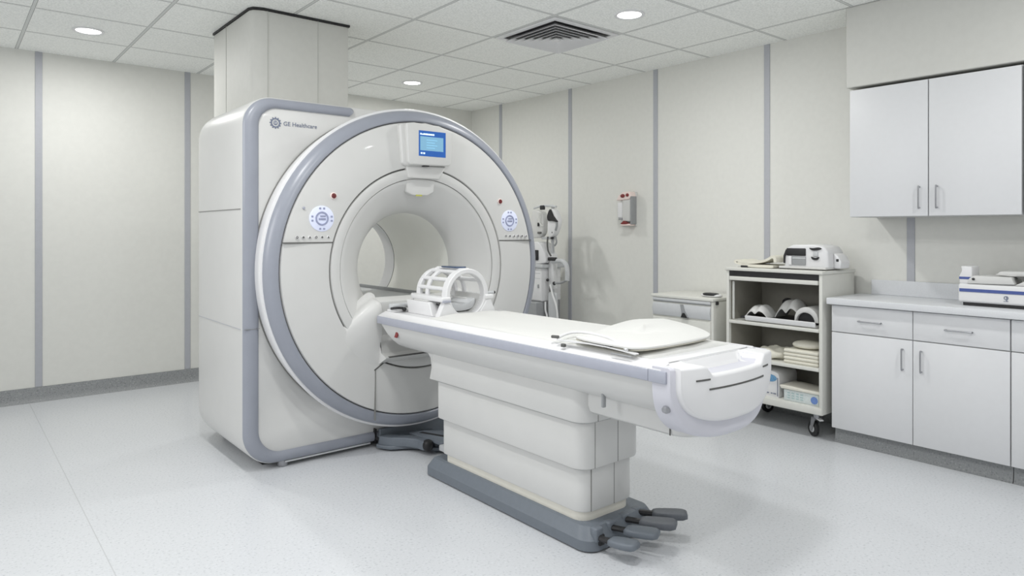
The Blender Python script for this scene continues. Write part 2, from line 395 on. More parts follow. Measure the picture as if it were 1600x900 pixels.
# grey band round the frame front (left, top and bottom), as a closed C-shape path with a rounded end
def band():
    w = 16; outer = []; inner = []
    x0, z0, z1 = bx[0] + .004, bx[2] + .004, bx[3] - .006
    ro, rt = .19, .165
    wb, wl, wt = .062, .088, .056
    xe = 1.905
    # path: bottom right -> bottom left -> top left -> top right end
    outer.append((3.05, z0)); inner.append((3.05, z0 + wb))
    for i in range(w + 1):
        a = 1.5 * PI - i / w * PI / 2
        outer.append((x0 + ro + ro * math.cos(a), z0 + ro + ro * math.sin(a)))
        ri = ro - .055
        inner.append((x0 + wl + ri * .95 + ri * .95 * math.cos(a), z0 + wb + ri + ri * math.sin(a)))
    for i in range(w + 1):
        a = PI - i / w * PI / 2
        outer.append((x0 + rt + rt * math.cos(a), z1 - rt + rt * math.sin(a)))
        ri = rt - .06
        inner.append((x0 + wl + ri + ri * math.cos(a), z1 - wt - ri + ri * math.sin(a)))
    for k_ in range(7):
        a = k_ / 6 * PI / 2
        outer.append((xe + .022 * math.sin(a), z1 - .022 + .022 * math.cos(a)))
        inner.append((xe - .03 + .02 * math.sin(a), z1 - wt))
    t = nb(); rows = []
    prof = [(0, .004), (.06, -.008), (.25, -.017), (.5, -.020), (.75, -.018), (.93, -.010), (1, .004)]
    for o_, i_ in zip(outer, inner):
        rows.append([t.verts.new((o_[0] + (i_[0] - o_[0]) * s_, YF + d_, o_[1] + (i_[1] - o_[1]) * s_)) for s_, d_ in prof])
    for a, b in zip(rows, rows[1:]):
        for i in range(len(prof) - 1): t.faces.new([a[i], a[i + 1], b[i + 1], b[i]])
    t.faces.new(rows[-1]); t.faces.new(rows[0][::-1])
    return t
finish('frame_band', band(), M['band'], sc_t, ang=45)
# thin lighter step beside the band and foot
finish('band_joint', B(1.268, 1.352, YF - .0215, YF - .015, .80, .802), M['seam'], sc_t)
for (x, y) in ((1.50, 3.87), (1.50, 4.62), (3.0, 3.9), (3.0, 4.62)):
    finish('levelling_foot', cyl(nb(), (x, y, 0), .03, .05, 'z', 20, .004), M['metal'], sc_t)
finish('shade_plinth', B(1.41, 3.02, 3.95, 4.66, 0.0, .036, bev=.005), M['black'], sc_t)  # black plinth, widened at the left to darken the shade under the body
finish('bottom_edge_strip', B(1.50, 2.04, 3.832, 3.850, .024, .034, bev=.003), M['ltgrey'], sc_t)

L = lambda prof, n=128: lathe(nb(), prof, (CX, CZ), 'y', n)
finish('ring_rim', L([(3.87, .966), (3.80, .973), (3.745, .983), (3.712, .988), (3.701, .985), (3.697, .970)]), M['white2'], sc_t)
finish('ring_base_line', L([(3.834, .969), (3.834, .9755), (3.842, .9755)]), M['seam'], sc_t)
finish('ring_band', L([(3.705, .974), (3.692, .973), (3.677, .967), (3.661, .956), (3.650, .940), (3.643, .924), (3.642, .908), (3.648, .902), (3.66, .901)]), M['band'], sc_t)
finish('ring_groove', L([(3.658, .905), (3.658, .890)]), M['dark'], sc_t)
finish('front_panel', L([(3.665, .8965), (3.648, .8955), (3.642, .891), (3.640, .88), (3.632, .75), (3.630, .63), (3.632, .622), (3.640, .6195), (3.66, .619)]), M['white'], sc_t)
finish('inner_groove', L([(3.650, .623), (3.650, .608)]), M['dark'], sc_t)
finish('bore_collar', L([(3.66, .6125), (3.640, .612), (3.633, .609), (3.631, .603), (3.634, .57), (3.641, .552), (3.66, .5505)]), M['white'], sc_t)
finish('flare_groove', L([(3.655, .553), (3.655, .545)]), M['seam'], sc_t)
finish('bore_flare', L([(3.67, .549), (3.647, .5475), (3.647, .540), (3.660, .515), (3.690, .472), (3.725, .428), (3.76, .392), (3.80, .362), (3.83, .348), (3.86, .342)]), M['white'], sc_t, ang=60)
finish('bore_tube', L([(3.86, .342), (3.95, .340), (4.575, .340)]), M['borewhite'], sc_t)
finish('bore_seam', L([(4.574, .340), (4.574, .3445), (4.582, .3445), (4.582, .340)]), M['dark'], sc_t)
finish('rear_flare', L([(4.582, .340), (4.70, .342), (4.74, .352), (4.80, .39), (4.84, .46), (4.86, .602)]), M['white2'], sc_t)
# straight seams on the front panel
for x0, x1 in ((CX - .886, CX - .600), (CX + .600, CX + .886)):
    n_ = 1
    finish('panel_seam', B(x0, x1, 3.6285, 3.640, 1.2735, 1.2800), M['dark'], sc_t)
finish('panel_seam', B(1.9605, 1.9650, 3.6275, 3.64, .225, .525), M['seam'], sc_t)
bm = B(1.950, 2.035, 3.6265, 3.64, .5405, .5475, rot=RY(-math.radians(32)))
finish('panel_seam', bm, M['dark'], sc_t)
finish('frame_gap', B(2.062, 2.072, 3.815, 3.85, .03, .115), M['black'], sc_t)
# raised shoulders either side of the docking mouth
for s_ in (-1, 1):
    pr_ = smooth_poly([(3.72, .950), (3.67, .948), (3.628, .938), (3.602, .905), (3.594, .85), (3.598, .76), (3.610, .66), (3.626, .57), (3.645, .50), (3.72, .48)], 4)
    a, b = (1.70, 1.992) if s_ < 0 else (2.56, 2.895)
    bm = nb(); rr = []
    for i in range(15):
        u = i / 14; x = a + (b - a) * u
        w = (u if s_ < 0 else 1 - u); f = w * w * (3 - 2 * w)
        f *= 1 - .10 * max(0, w - .9) * 10
        rr.append([(x, 3.72 - (3.72 - y) * (.66 + .34 * f), .50 + (z - .50) * (.62 + .38 * f)) for y, z in pr_])
    finish('dock_shoulder', loft(bm, rr), M['white'], sc_t, ang=50)
finish('dock_mouth', PR([(3.55, .60), (3.625, .56), (3.64, .56), (3.64, .92), (3.70, .945), (3.70, .88), (3.60, .62)], 'x', 1.985, 2.57, bev=.004), M['white'], sc_t)
finish('dock_slot', B(2.01, 2.35, 3.545, 3.60, .600, .606), M['dark'], sc_t)
# table rail running through the bore
finish('bore_rail', B(2.075, 2.515, 3.62, 4.90, .885, .905, bev=.006), M['ltgrey'], sc_t)
bm = nb(); box(bm, 2.062, 2.082, 3.78, 4.90, .872, .928, bev=.005); box(bm, 2.508, 2.528, 3.78, 4.90, .872, .928, bev=.005)
finish('bore_rail_edge', bm, M['midgrey'], sc_t)

# display head at the top of the ring
dh = PR([(2.145, 1.992), (2.20, 2.000), (2.38, 1.994), (2.480, 1.966), (2.472, 1.765), (2.455, 1.748), (2.175, 1.742), (2.160, 1.757)], 'y', 3.580, 3.66, bev=.008)
finish('display_back', PR([(2.112, 1.985), (2.30, 2.008), (2.44, 1.99), (2.47, 1.80), (2.40, 1.750), (2.155, 1.735), (2.132, 1.75)], 'y', 3.604, 3.66, bev=.012), M['white'], sc_t)
dh_o = finish('display_head', dh, M['white'], sc_t)
finish('lower_tab', PR([(2.165, 1.742), (2.455, 1.745), (2.405, 1.665), (2.185, 1.665)], 'y', 3.618, 3.66, bev=.006), M['white'], sc_t)
finish('bezel', B(2.222, 2.434, 3.5815, 3.587, 1.792, 1.962, bev=.002, seg=1), mat('screen_bezel', g(205, 218, 245), .3, emit=g(190, 210, 250), estr=.3, noise=.02), dh_o)
S = finish('display_screen', B(2.230, 2.427, 3.5795, 3.584, 1.799, 1.955), M['scrd'], dh_o)
finish('screen_window', B(2.240, 2.408, 3.578, 3.580, 1.834, 1.920), M['scrl'], dh_o)
bm = nb(); x = 2.240; box(bm, 2.240, 2.335, 3.5785, 3.5795, 1.930, 1.933)
for w in (.010, .008, .012, .020, .010, .014, .012):
    box(bm, x, x + w, 3.578, 3.580, 1.929, 1.936 + .003 * (w > .009)); x += w + .0025
for x in (2.244, 2.262): finish('screen_icon', B(x, x + .012, 3.578, 3.580, 1.812, 1.822), M['scrw'], dh_o)
finish('screen_header', bm, M['scrw'], dh_o)
bm = nb()
for i in range(4): box(bm, 2.285, 2.345 + .018 * (i % 2), 3.577, 3.5785, 1.850 + i * .016, 1.853 + i * .016)
finish('screen_readout', bm, mat('screen_readout_grey', g(150, 200, 225), .4, emit=g(110, 180, 215), estr=.5, noise=.02), dh_o)
finish('camera_slot', B(2.275, 2.315, 3.590, 3.62, 1.738, 1.748, bev=.003), M['black'], dh_o)
# laser port in the flare below the display
finish('laser_port', PR([(2.185, 1.668), (2.395, 1.668), (2.385, 1.585), (2.34, 1.562), (2.23, 1.562), (2.190, 1.580)], 'y', 3.652, 3.72, bev=.006), M['white'], sc_t)
finish('laser_sticker', B(2.255, 2.298, 3.650, 3.656, 1.557, 1.566), M['yellow'], sc_t)

# control panels
def control(xc, nm):
    zc = 1.411; y = 3.631
    o = finish('control_panel', lathe(nb(), [(y, 0), (y - .003, 0), (y - .004, .068), (y - .002, .072), (y + .006, .072)], (xc, zc), 'y', 40), M['paleblue'], sc_t)
    bm = nb()
    for a in range(4):
        aa = a * PI / 2; w, h = (.032, .012) if a % 2 else (.012, .032)
        for q in (-.36, .36):
            xx = xc + .057 * math.cos(aa) + (q * w if a % 2 else 0); zz = zc + .057 * math.sin(aa) + (0 if a % 2 else q * h)
            finish('arrow_key', B(xx - .006, xx + .006, y - .0065, y - .003, zz - .005, zz + .005, bev=.0012, seg=1), M['key'], o)
    bm = lathe(nb(), [(y - .003, .029), (y - .007, .031), (y - .007, .038), (y - .003, .040)], (xc, zc), 'y', 32)
    finish('jog_ring', bm, M['key'], o)
    finish('centre_key', B(xc - .020, xc + .022, y - .007, y - .003, zc - .008, zc + .003, bev=.002, seg=1), M['key'], o); bm = nb(); box(bm, xc - .012, xc + .022, y - .007, y - .003, zc + .010, zc + .018, bev=.002, seg=1)
    finish('centre_key', bm, M['key'], o)
    for i in range(6):
        xx = (1.487 if nm == 'l' else 2.952) + i * .0362
        bm = lathe(nb(), [(y + .003, .009), (y - .003, .009), (y - .004, .006), (y - .004, 0)], (xx, 1.307), 'y', 16)
        finish('push_button', bm, M['white2'], sc_t)
        box_ = nb()
        if i % 3 == 0: lathe(box_, [(y - .0040, .0035), (y - .0065, .0050), (y - .0040, .0075)], (xx, 1.307), 'y', 12)
        elif i % 3 == 1: cyl(box_, (xx - .001, y - .0060, 1.307), .0062, .002, 'y', 10)
        else: prism(box_, [(xx - .0065, 1.3015), (xx + .0065, 1.3015), (xx, 1.314)], 'y', y - .006, y - .004)
        finish('button_mark', box_, M['dark'], sc_t)
    return o
control(1.630, 'l'); control(2.985, 'r')
for x in (1.700, 2.902):
    o = finish('warning_lens', lathe(nb(), [(3.634, .020), (3.627, .019), (3.625, .015)], (x, 1.540), 'y', 24), M['pink'], sc_t)
    finish('red_lens', lathe(nb(), [(3.626, .0155), (3.620, .012), (3.617, 0)], (x, 1.540), 'y', 24), M['redlite'], o)
finish('indicator_dot', lathe(nb(), [(3.634, .008), (3.629, .007), (3.628, 0)], (1.527, 1.468), 'y', 16), M['rail'], sc_t)
# emblem and maker's lettering
y = 3.838
em = lathe(nb(), [(y + .004, .027), (y - .001, .027), (y - .001, .020), (y + .004, .020)], (1.447, 1.952), 'y', 32)
for i in range(12):
    a = i * PI / 6; box(em, 1.447 + .030 * math.cos(a) - .003, 1.447 + .030 * math.cos(a) + .003, y - .001, y + .003, 1.952 + .030 * math.sin(a) - .003, 1.952 + .030 * math.sin(a) + .003)
cyl(em, (1.447, y - .0005, 1.952), .0125, .002, 'y', 20)
finish('emblem', em, M['logo'], sc_t)
text('emblem_letters', 'GE', .017, (1.4355, y - .0012, 1.9465), M['white2'], sc_t)
text('maker_lettering', 'GE Healthcare', .034, (1.492, y + .0005, 1.941), M['logo'], sc_t)

# docking bracket on the floor at the scanner's foot
db = finish('docking_bracket', PR(smooth_poly([(2.075, 3.80), (2.45, 3.80), (2.47, 3.60), (2.44, 3.45), (2.36, 3.41), (2.27, 3.52), (2.20, 3.62), (2.13, 3.66), (2.08, 3.70)], 4), 'z', .012, .035, bev=.006), M['basegrey'], sc_t)
finish('bracket_back_plate', B(2.082, 2.90, 3.79, 3.815, .012, .115, bev=.006), M['basegrey'], db)
arm = [(2.062, 3.775), (2.075, 3.725), (2.11, 3.675), (2.16, 3.628), (2.20, 3.560), (2.205, 3.500), (2.235, 3.480), (2.262, 3.500), (2.262, 3.575), (2.225, 3.655), (2.17, 3.72), (2.13, 3.775)]
finish('bracket_arm', PR(smooth_poly(arm, 5), 'z', .030, .085, bev=.006, ang=50), M['basegrey'], db)
finish('arm_tip', ellipsoid(nb(), (2.236, 3.488, .060), (.031, .031, .034), e=.8), M['black'], db)
finish('pivot_bolt', cyl(nb(), (2.052, 3.762, .070), .010, .012, 'y', 12), M['black'], db)
pl = [(2.235, 3.70), (2.285, 3.71), (2.42, 3.60), (2.43, 3.36), (2.36, 3.33), (2.27, 3.40)]
finish('slotted_plate', PR(pl, 'z', .070, .092, bev=.006), M['basegrey'], db)
finish('guide_slot', PR([(2.272, 3.645), (2.300, 3.650), (2.375, 3.46), (2.352, 3.45)], 'z', .0905, .0935, bev=.001, seg=1), M['black'], db)
finish('plate_end', B(2.255, 2.365, 3.335, 3.40, .045, .080, bev=.008), M['ltgrey'], db)
finish('bracket_foot', B(2.30, 2.42, 3.50, 3.75, 0.0, .07, bev=.004), M['basegrey'], db)

# ------------------------------------------------------------------ patient table
TX = 2.27
pt = thing('patient_table', (2.25, 2.5, 0), 'long white docking patient table with grey side rail, stepped pedestal and foot pedals', 'patient table')
def tier(name, x0, x1, y0, y1, z0, z1, r, m, par=pt, bev=.008):
    bm = PR(rrect(x0, x1, y0, y1, (r, r, .03, .03), 6), 'z', z0, z1, bev=bev, seg=2, ang=60)
    return finish(name, bm, m, par)
t1 = tier('pedestal_cover', 2.038, 2.455, 2.00, 3.155, .537, .70, .075, M['white'])
t2 = tier('pedestal_cover', 2.056, 2.440, 2.018, 3.125, .333, .545, .072, M['white'])
t3 = tier('pedestal_cover', 2.078, 2.420, 2.040, 3.105, .142, .342, .068, M['white'])
M['step_shade'] = mat('step_shade_grey', g(168, 169, 168), .6, noise=.01)  # shade below each pedestal step, put into the colour of thin strips
tier('step_shade_strip', 2.050, 2.446, 2.012, 3.13, .5315, .540, .072, M['step_shade'], bev=.002)
tier('step_shade_strip', 2.071, 2.427, 2.033, 3.112, .3275, .336, .068, M['step_shade'], bev=.002)
tier('pedestal_foot', 2.092, 2.406, 2.054, 3.09, .09, .150, .06, M['cream'])
for t_, (z0, z1), xo in ((t1, (.54, .655), 0), (t2, (.337, .534), 0), (t3, (.146, .330), 0)):
    yy = {t1: 2.0, t2: 2.018, t3: 2.04}[t_]
    for x in (2.128, 2.272): finish('cover_joint', B(x, x + .003, yy - .0008, yy + .003, z0, z1), M['seam'], t_)
bs = rrect(2.050, 2.500, 1.975, 3.215, (.07, .05, .03, .02), 6)
rings = [[(p[0], p[1], .008) for p in bs]]
def inset(p, d): return (p[0] + (d if p[0] < 2.28 else -d) * 1, p[1] + (d if p[1] < 2.6 else -d))
rings.append([(p[0], p[1], .050) for p in bs])
rings.append([(*inset(p, .006), .062) for p in bs])
rings.append([(*inset(p, .026), .098) for p in bs]); rings.append([(*inset(p, .034), .102) for p in bs])
base = finish('base', loft(nb(), rings), M['basegrey'], pt, ang=25)
finish('base_gasket', PR([(inset(p, .012)) for p in bs], 'z', 0, .010), M['black'], base)
finish('base_corner_socket', B(2.105, 2.135, 1.966, 1.98, .030, .075, bev=.004), M['black'], base)
# table frame: hull shaped cross-section, run in Y with the far end sloped back
hull = [(1.958, .852), (1.955, .80), (1.968, .755), (1.990, .715), (2.015, .690), (2.05, .672), (2.12, .664), (2.42, .664), (2.49, .672), (2.525, .690), (2.55, .715), (2.572, .755), (2.585, .80), (2.582, .852), (2.55, .862), (1.99, .862)]
rr = []
for yb, yt, s_ in ((1.562, 1.562, 1), (3.38, 3.46, 1), (3.43, 3.56, .992)):
    rr.append([(TX + (x - TX) * s_, yb + (yt - yb) * min(1, (z - .66) / .16), z) for x, z in hull])
frame = finish('table_frame', loft(nb(), rr), M['white'], pt, ang=45)
for s_ in (-1, 1):
    xo = TX + s_ * .3175
    finish('side_rail', B(min(xo, xo + s_ * .009), max(xo, xo + s_ * .009), 1.585, 3.575, .806, .849, bev=.003, seg=2), M['rail'], pt)
    finish('rail_end', B(min(xo, xo + s_ * .010), max(xo, xo + s_ * .010), 1.505, 1.583, .806, .8495, bev=.002, seg=2), M['rail'], pt)
    a, b = xo + s_ * .004, xo - s_ * .045
    finish('deck_edge', PR([(a, .847), (a, .853), (b, .874), (b, .860)], 'y', 1.53, 3.57, bev=.002, seg=1), M['white2'], pt)
deck = finish('deck', B(1.995, 2.545, 1.56, 3.57, .855, .868, bev=.003), M['white2'], pt)
finish('deck_groove', B(1.996, 2.001, 1.62, 3.10, .8655, .8698), M['seam'], pt)
finish('fillet_bracket', PR([(3.175, .535), (3.155, .60), (3.165, .65), (3.20, .68), (3.24, .69), (3.10, .69), (3.10, .535)], 'x', 2.045, 2.45, bev=.004), M['white'], pt)
# lower cover under the overhanging near end
lc = rrect(2.075, 2.470, 1.50, 2.02, (.09, .09, .02, .02), 6)
rings = [[(p[0], p[1], .700) for p in lc], [(p[0], p[1], .615) for p in lc], [(TX + (p[0] - TX) * .97, 1.78 + (p[1] - 1.78) * .97, .590) for p in lc], [(TX + (p[0] - TX) * .9, 1.78 + (p[1] - 1.78) * .93, .580) for p in lc]]
finish('under_cover', loft(nb(), rings), M['white'], pt, ang=40)
finish('cover_slit', B(2.0745, 2.0765, 1.585, 1.590, .585, .66), M['dark'], pt)
# red mark and little release hole on the left flank
finish('red_mark', B(1.958, 1.968, 3.37, 3.395, .742, .778, bev=.002, seg=1, rot=RY(.35)), M['red'], frame)
finish('catch', B(2.004, 2.022, 1.855, 1.868, .645, .712, bev=.004), M['midgrey'], frame)
# end cap: slices across the table, with a hand hole dipping in its front top edge
def sstep(a, b, v): t = min(1, max(0, (v - a) / (b - a))); return t * t * (3 - 2 * t)
def cap_solid(w, zbot, fy, top, rnd, scoop=True, yback=1.57):
    rr = []; N_ = 64
    for i in range(N_ + 1):
        u = -math.cos(PI * i / N_); x = TX + u * w
        k_ = max(0, 1 - abs(u) ** 3.0) ** .42
        zb = top - .055 - (top - .055 - zbot) * k_
        yf = fy - .050 * (1 - (u * w / .32) ** 2)
        m_ = sstep(2.085, 2.125, x) * (1 - sstep(2.445, 2.482, x)) if scoop else 0
        zt = top - (top - .828) * m_
        ys = 1.548
        rr.append([(x, yback, zb), (x, max(yf + .03, 1.48), zb), (x, yf + rnd, zb + rnd * .3), (x, yf + rnd * .3, zb + rnd), (x, yf, zb + rnd * 2.2),
                   (x, yf, zt - .010), (x, yf + .003, zt - .003), (x, yf + .010, zt), (x, ys - .02, zt - .004 * m_), (x, ys - .006, zt + (top - zt) * .25), (x, ys + .004, zt + (top - zt) * .85), (x, ys + .012, top), (x, yback, top)])
    return loft(nb(), rr)
cap = finish('end_cap', cap_solid(.320, .586, 1.492, .862, .012), mat('end_cap_rim', g(205, 205, 213), .4, noise=.01, nscale=10), pt, ang=50)
capf = finish('end_cap_face', cap_solid(.297, .652, 1.470, .863, .008, yback=1.556), M['white2'], pt, ang=50)
# release handle: a plate across the face with its dark slots
def facey(x, d=0): u = (x - TX) / .32; return 1.470 - .047 * (1 - u * u) - d
def facestrip(x0, x1, zf0, zf1, d0, d1, n=14):
    rr = []
    for i in range(n + 1):
        x = x0 + (x1 - x0) * i / n
        rr.append([(x, facey(x, d0), zf0(x)), (x, facey(x, d1), zf0(x)), (x, facey(x, d1), zf1(x)), (x, facey(x, d0), zf1(x))])
    return loft(nb(), rr)
finish('release_handle', facestrip(2.100, 2.462, lambda x: .782, lambda x: .815, -.006, .0012), M['white2'], pt, ang=30)
finish('handle_slot', facestrip(2.100, 2.462, lambda x: .776, lambda x: .7825, -.003, .0042), M['dark'], pt)
finish('handle_notch', facestrip(2.038, 2.104, lambda x: .812, lambda x: .818, -.003, .0042), M['dark'], pt)
finish('handle_notch', facestrip(2.458, 2.512, lambda x: .812, lambda x: .818, -.003, .0042), M['dark'], pt)
for x, z in ((1.962, .715),):
    o = finish('side_knob', lathe(nb(), [(x - .018, 0), (x - .016, .010), (x - .006, .014), (x + .012, .014)], (1.515, z), 'x', 20), M['metal'], pt)
finish('end_bumper_pin', cyl(nb(), (2.380, 1.495, .582), .007, .026, 'x', 12), M['black'], pt)

# foot pedals
def pedal(x0, y0, x1, y1, w, z0, z1, dk):
    d = Vector((x1 - x0, y1 - y0, 0)); ln = d.length; d.normalize(); n = Vector((-d.y, d.x, 0))
    arm_ = tube(nb(), [(x0, y0 + .03, .075), (x0, y0, z0), (x0 + d.x * ln * .45, y0 + d.y * ln * .45, (z0 + z1) / 2 - .006)], [.013] * 9, 8)
    a = finish('foot_pedal', arm_, M['black'], pt)
    out = []
    for u, h in ((.28, .55), (.36, .80), (.55, .95), (.80, 1.0), (.93, .92), (1.0, .60)): out.append((u, h))
    poly = [(u * ln, h * w / 2) for u, h in out] + [(u * ln, -h * w / 2) for u, h in out[::-1]]
    rr = []
    for zo, s_ in ((-.016, .90), (-.012, 1), (.004, 1), (.010, .93), (.012, .80)):
        ring = []
        for u, h in poly:
            um = .64 * ln; uu = um + (u - um) * s_; hh = h * s_
            p = Vector((x0, y0, 0)) + d * uu + n * hh
            ring.append((p.x, p.y, z0 + (z1 - z0) * uu / ln + zo))
        rr.append(ring)
    finish('pedal_pad', loft(nb(), rr), dk, a, ang=50)
    finish('pedal_socket', B(x0 - .022, x0 + .022, y0 - .004, y0 + .035, .045, .1045, bev=.008), M['basegrey'], a)
    return a
pedal(2.395, 2.005, 2.535, 1.845, .080, .086, .090, M['pedal'])
pedal(2.300, 1.995, 2.405, 1.805, .088, .083, .094, M['pedal'])
pedal(2.200, 1.985, 2.280, 1.800, .080, .078, .090, M['basegrey'])
pedal(2.110, 1.975, 2.145, 1.800, .075, .062, .080, M['basegrey'])

# thin mattress on the deck
def mattress():
    rr = []
    ys = [3.13, 3.125, 3.10, 2.9, 2.6, 2.3, 2.0, 1.78, 1.66, 1.64, 1.635]
    for i, y_ in enumerate(ys):
        e = {0: .0, 1: .6, 9: .6, 10: 0}.get(i, 1)
        ring = []
        for j in range(17):
            u = -1 + j / 8; x = 2.272 + u * .265
            z = .868 + e * (.007 + .012 * (1 - u ** 4) + .002 * math.sin(y_ * 5 + j))
            ring.append((x, y_, z))
        ring += [(2.272 + .268, y_, .868), (2.272 - .268, y_, .868)]
        rr.append(ring)
    return loft(nb(), rr)
o = finish('table_mattress', mattress(), M['fabric'], None, ang=60, origin=(2.272, 2.4, .868)); tag(o, 'thin white mattress pad lying along the patient table', 'mattress')

# folded white blanket near the foot of the table
bl = thing('folded_blanket', (2.33, 1.87, .885), 'folded smooth white blanket near the foot end of the patient table', 'blanket')
outl = smooth_poly([(1.985, 1.665), (2.12, 1.640), (2.34, 1.645), (2.44, 1.665), (2.505, 1.73), (2.545, 1.85), (2.545, 2.02), (2.50, 2.12), (2.36, 2.10), (2.26, 2.07), (2.14, 2.03), (2.02, 2.02), (1.975, 1.93), (1.965, 1.75)], 4)
def slab(z0, th, dx=0, dy=0, s=1.0, lift=0.0):
    rr = []; cx_ = sum(p[0] for p in outl) / len(outl); cy_ = sum(p[1] for p in outl) / len(outl)
    def zz(x, y): u = max(0, (x - 2.1) / .45); v = max(0, 1 - abs(y - 1.98) / .35); return lift * u * v
    for q, zo in ((.96, 0), (1, th * .25), (1, th * .75), (.965, th), (.6, th + .004), (.25, th + .006), (.02, th + .006)):
        rr.append([(cx_ + (p[0] - cx_) * q * s + dx, cy_ + (p[1] - cy_) * q * s + dy, z0 + zo + zz(p[0] + dx, p[1]) * (1 if zo > 0 else .3)) for p in outl])
    return loft(nb(), rr)
finish('lower_fold', slab(.8905, .010, .005, .012, .98), M['creamfab'], bl, ang=70)
finish('upper_fold', slab(.9005, .012, 0, 0, 1.0, .030), M['fabric'], bl, ang=70)
# immobilising strap with buckles lying at the table edge
st = thing('positioning_strap', (1.98, 1.90, .885), 'coiled white positioning strap with dark buckles beside the folded blanket on the table edge', 'strap')
finish('strap_band', ribbon(nb(), [(1.66, .888), (1.72, .893), (1.80, .897), (1.90, .897), (2.00, .893), (2.08, .890)], 1.962, 1.985, .004, 'x', .001), M['white2'], st)
finish('strap_loop', tube(nb(), [(1.985, 2.10, .893), (2.04, 2.08, .912), (2.07, 2.02, .918), (2.06, 1.93, .918), (2.03, 1.84, .918), (1.985, 1.74, .908), (1.965, 1.70, .898)], .006, 8), M['white2'], st)
finish('strap_loop', tube(nb(), [(1.975, 2.06, .893), (2.01, 2.02, .907), (2.02, 1.95, .908), (2.0, 1.88, .905), (1.975, 1.83, .896)], .006, 8), M['clear'], st)
for x, y_, a in ((1.978, 2.105, .4), (2.00, 1.955, .1), (1.975, 1.80, -.2)):
    finish('buckle', box(nb(), x - .006, x + .009, y_ - .017, y_ + .017, .893, .905, bev=.004, rot=RZ(a)), M['dark'], st)
finish('strap_tail', B(1.953, 1.960, 1.67, 1.77, .876, .881, bev=.002), M['midgrey'], st)
finish('strap_tip', B(1.948, 1.962, 2.02, 2.04, .868, .882, bev=.003), M['dark'], st)

# ------------------------------------------------------------------ head coil
hc = thing('head_coil', (2.28, 3.3, .87), 'open white birdcage head coil with blue mirror on the patient table at the bore', 'head coil')
HX, HZ = 2.275, .985
def hring(y0, y1, ro, ri, a0=0, a1=2 * PI, n=48):
    c = (HX, HZ); e = .004
    return lathe(nb(), [(y0 + e, ro), (y0, ro - e), (y0, ri + e), (y0 + e, ri), (y1 - e, ri), (y1, ri + e), (y1, ro - e), (y1 - e, ro), (y0 + e, ro)], c, 'y', n, a0, a1)
finish('front_ring', hring(3.135, 3.185, .145, .118), M['white2'], hc)
finish('middle_arch', hring(3.335, 3.365, .138, .120, -.1, PI + .1, 30), M['white2'], hc)
finish('rear_ring', hring(3.425, 3.460, .138, .112), M['white2'], hc)
for a in (35, 72, 90, 108, 140, 165):
    aa = math.radians(a); r = .130
    x, z = HX + r * math.cos(aa), HZ + r * math.sin(aa)
    finish('coil_bar', tube(nb(), [(x, 3.17, z), (x, 3.44, z)], .012 if a != 90 else .017, 10, 1), M['white2'], hc)
finish('lower_shell', lathe(nb(), [(3.17, .118), (3.44, .118), (3.44, .130), (3.17, .130), (3.17, .118)], (HX, HZ), 'y', 30, PI + .05, 2 * PI - .05), M['white'], hc)
for s_ in (-1, 1):
    a, b = HX + s_ * .118, HX + s_ * .180
    pl = [(min(a, b), 3.125), (max(a, b), 3.125), (max(a, b), 3.44), (HX + s_ * .150, 3.50), (HX + s_ * .118, 3.50)] if s_ > 0 else [(min(a, b), 3.125), (max(a, b), 3.125), (max(a, b), 3.50), (HX - .150, 3.50), (min(a, b), 3.44)]
    finish('side_wing', PR(pl, 'z', .950, .978, bev=.008), M['white2'], hc)
finish('wing_edge_strip', B(2.098, 2.150, 3.117, 3.128, .948, .962, bev=.003), M['rail'], hc)
for x in (2.08, 2.345):
    finish('side_support', PR([(3.20, .868), (3.455, .868), (3.475, .945), (3.235, .945)], 'x', x + .0, x + .07, bev=.006), M['white2'], hc)
    finish('support_cap', B(x + .005, x + .065, 3.26, 3.40, .945, .953, bev=.003), M['white'], hc)
finish('front_foot', PR([(2.075, .868), (2.20, .868), (2.14, .950), (2.115, .950)], 'y', 3.13, 3.17, bev=.004), M['white2'], hc)
finish('front_foot', PR([(2.475, .868), (2.35, .868), (2.41, .950), (2.435, .950)], 'y', 3.13, 3.17, bev=.004), M['white2'], hc)
finish('cradle_base', B(2.10, 2.45, 3.14, 3.46, .868, .880, bev=.004), M['white'], hc)
finish('head_cushion', PR(smooth_poly([(2.19, .90), (2.275, .885), (2.36, .90), (2.375, .955), (2.33, .935), (2.275, .925), (2.22, .935), (2.175, .955)], 3), 'y', 3.20, 3.40, bev=.006), M['ltgrey'], hc)
mr = finish('mirror_holder', B(2.245, 2.305, 3.165, 3.385, 1.123, 1.131, bev=.003), M['white2'], hc)
finish('mirror', B(2.235, 2.300, 3.185, 3.345, 1.131, 1.139, bev=.003), M['mirror'], hc)
finish('cable', tube(nb(), [(2.13, 3.17, .94), (2.125, 3.20, .93), (2.13, 3.24, .935), (2.14, 3.27, .948)], .004, 8), M['black'], hc)
kb = finish('lock_knob', cyl(nb(), (2.42, 3.15, .985), .009, .05, 'x', 14, .002), M['ltgrey'], hc)
finish('knob_tip', cyl(nb(), (2.468, 3.15, .985), .008, .012, 'x', 14, .002), M['black'], hc)
# connector plug with a short lead by the bore
cn = thing('coil_connector', (2.06, 3.51, .87), 'white connector tray with short black lead beside the head coil at the bore', 'connector')
finish('tray', B(2.00, 2.17, 3.495, 3.56, .868, .885, bev=.005), M['white2'], cn)
finish('plug', B(2.01, 2.10, 3.51, 3.56, .885, .915, bev=.006), M['ltgrey'], cn)
finish('lead', tube(nb(), [(1.99, 3.50, .893), (2.02, 3.485, .897), (2.06, 3.482, .893)], .007, 8), M['black'], cn)
finish('lead_tip', ellipsoid(nb(), (2.07, 3.480, .886), (.013, .013, .012)), M['black'], cn)

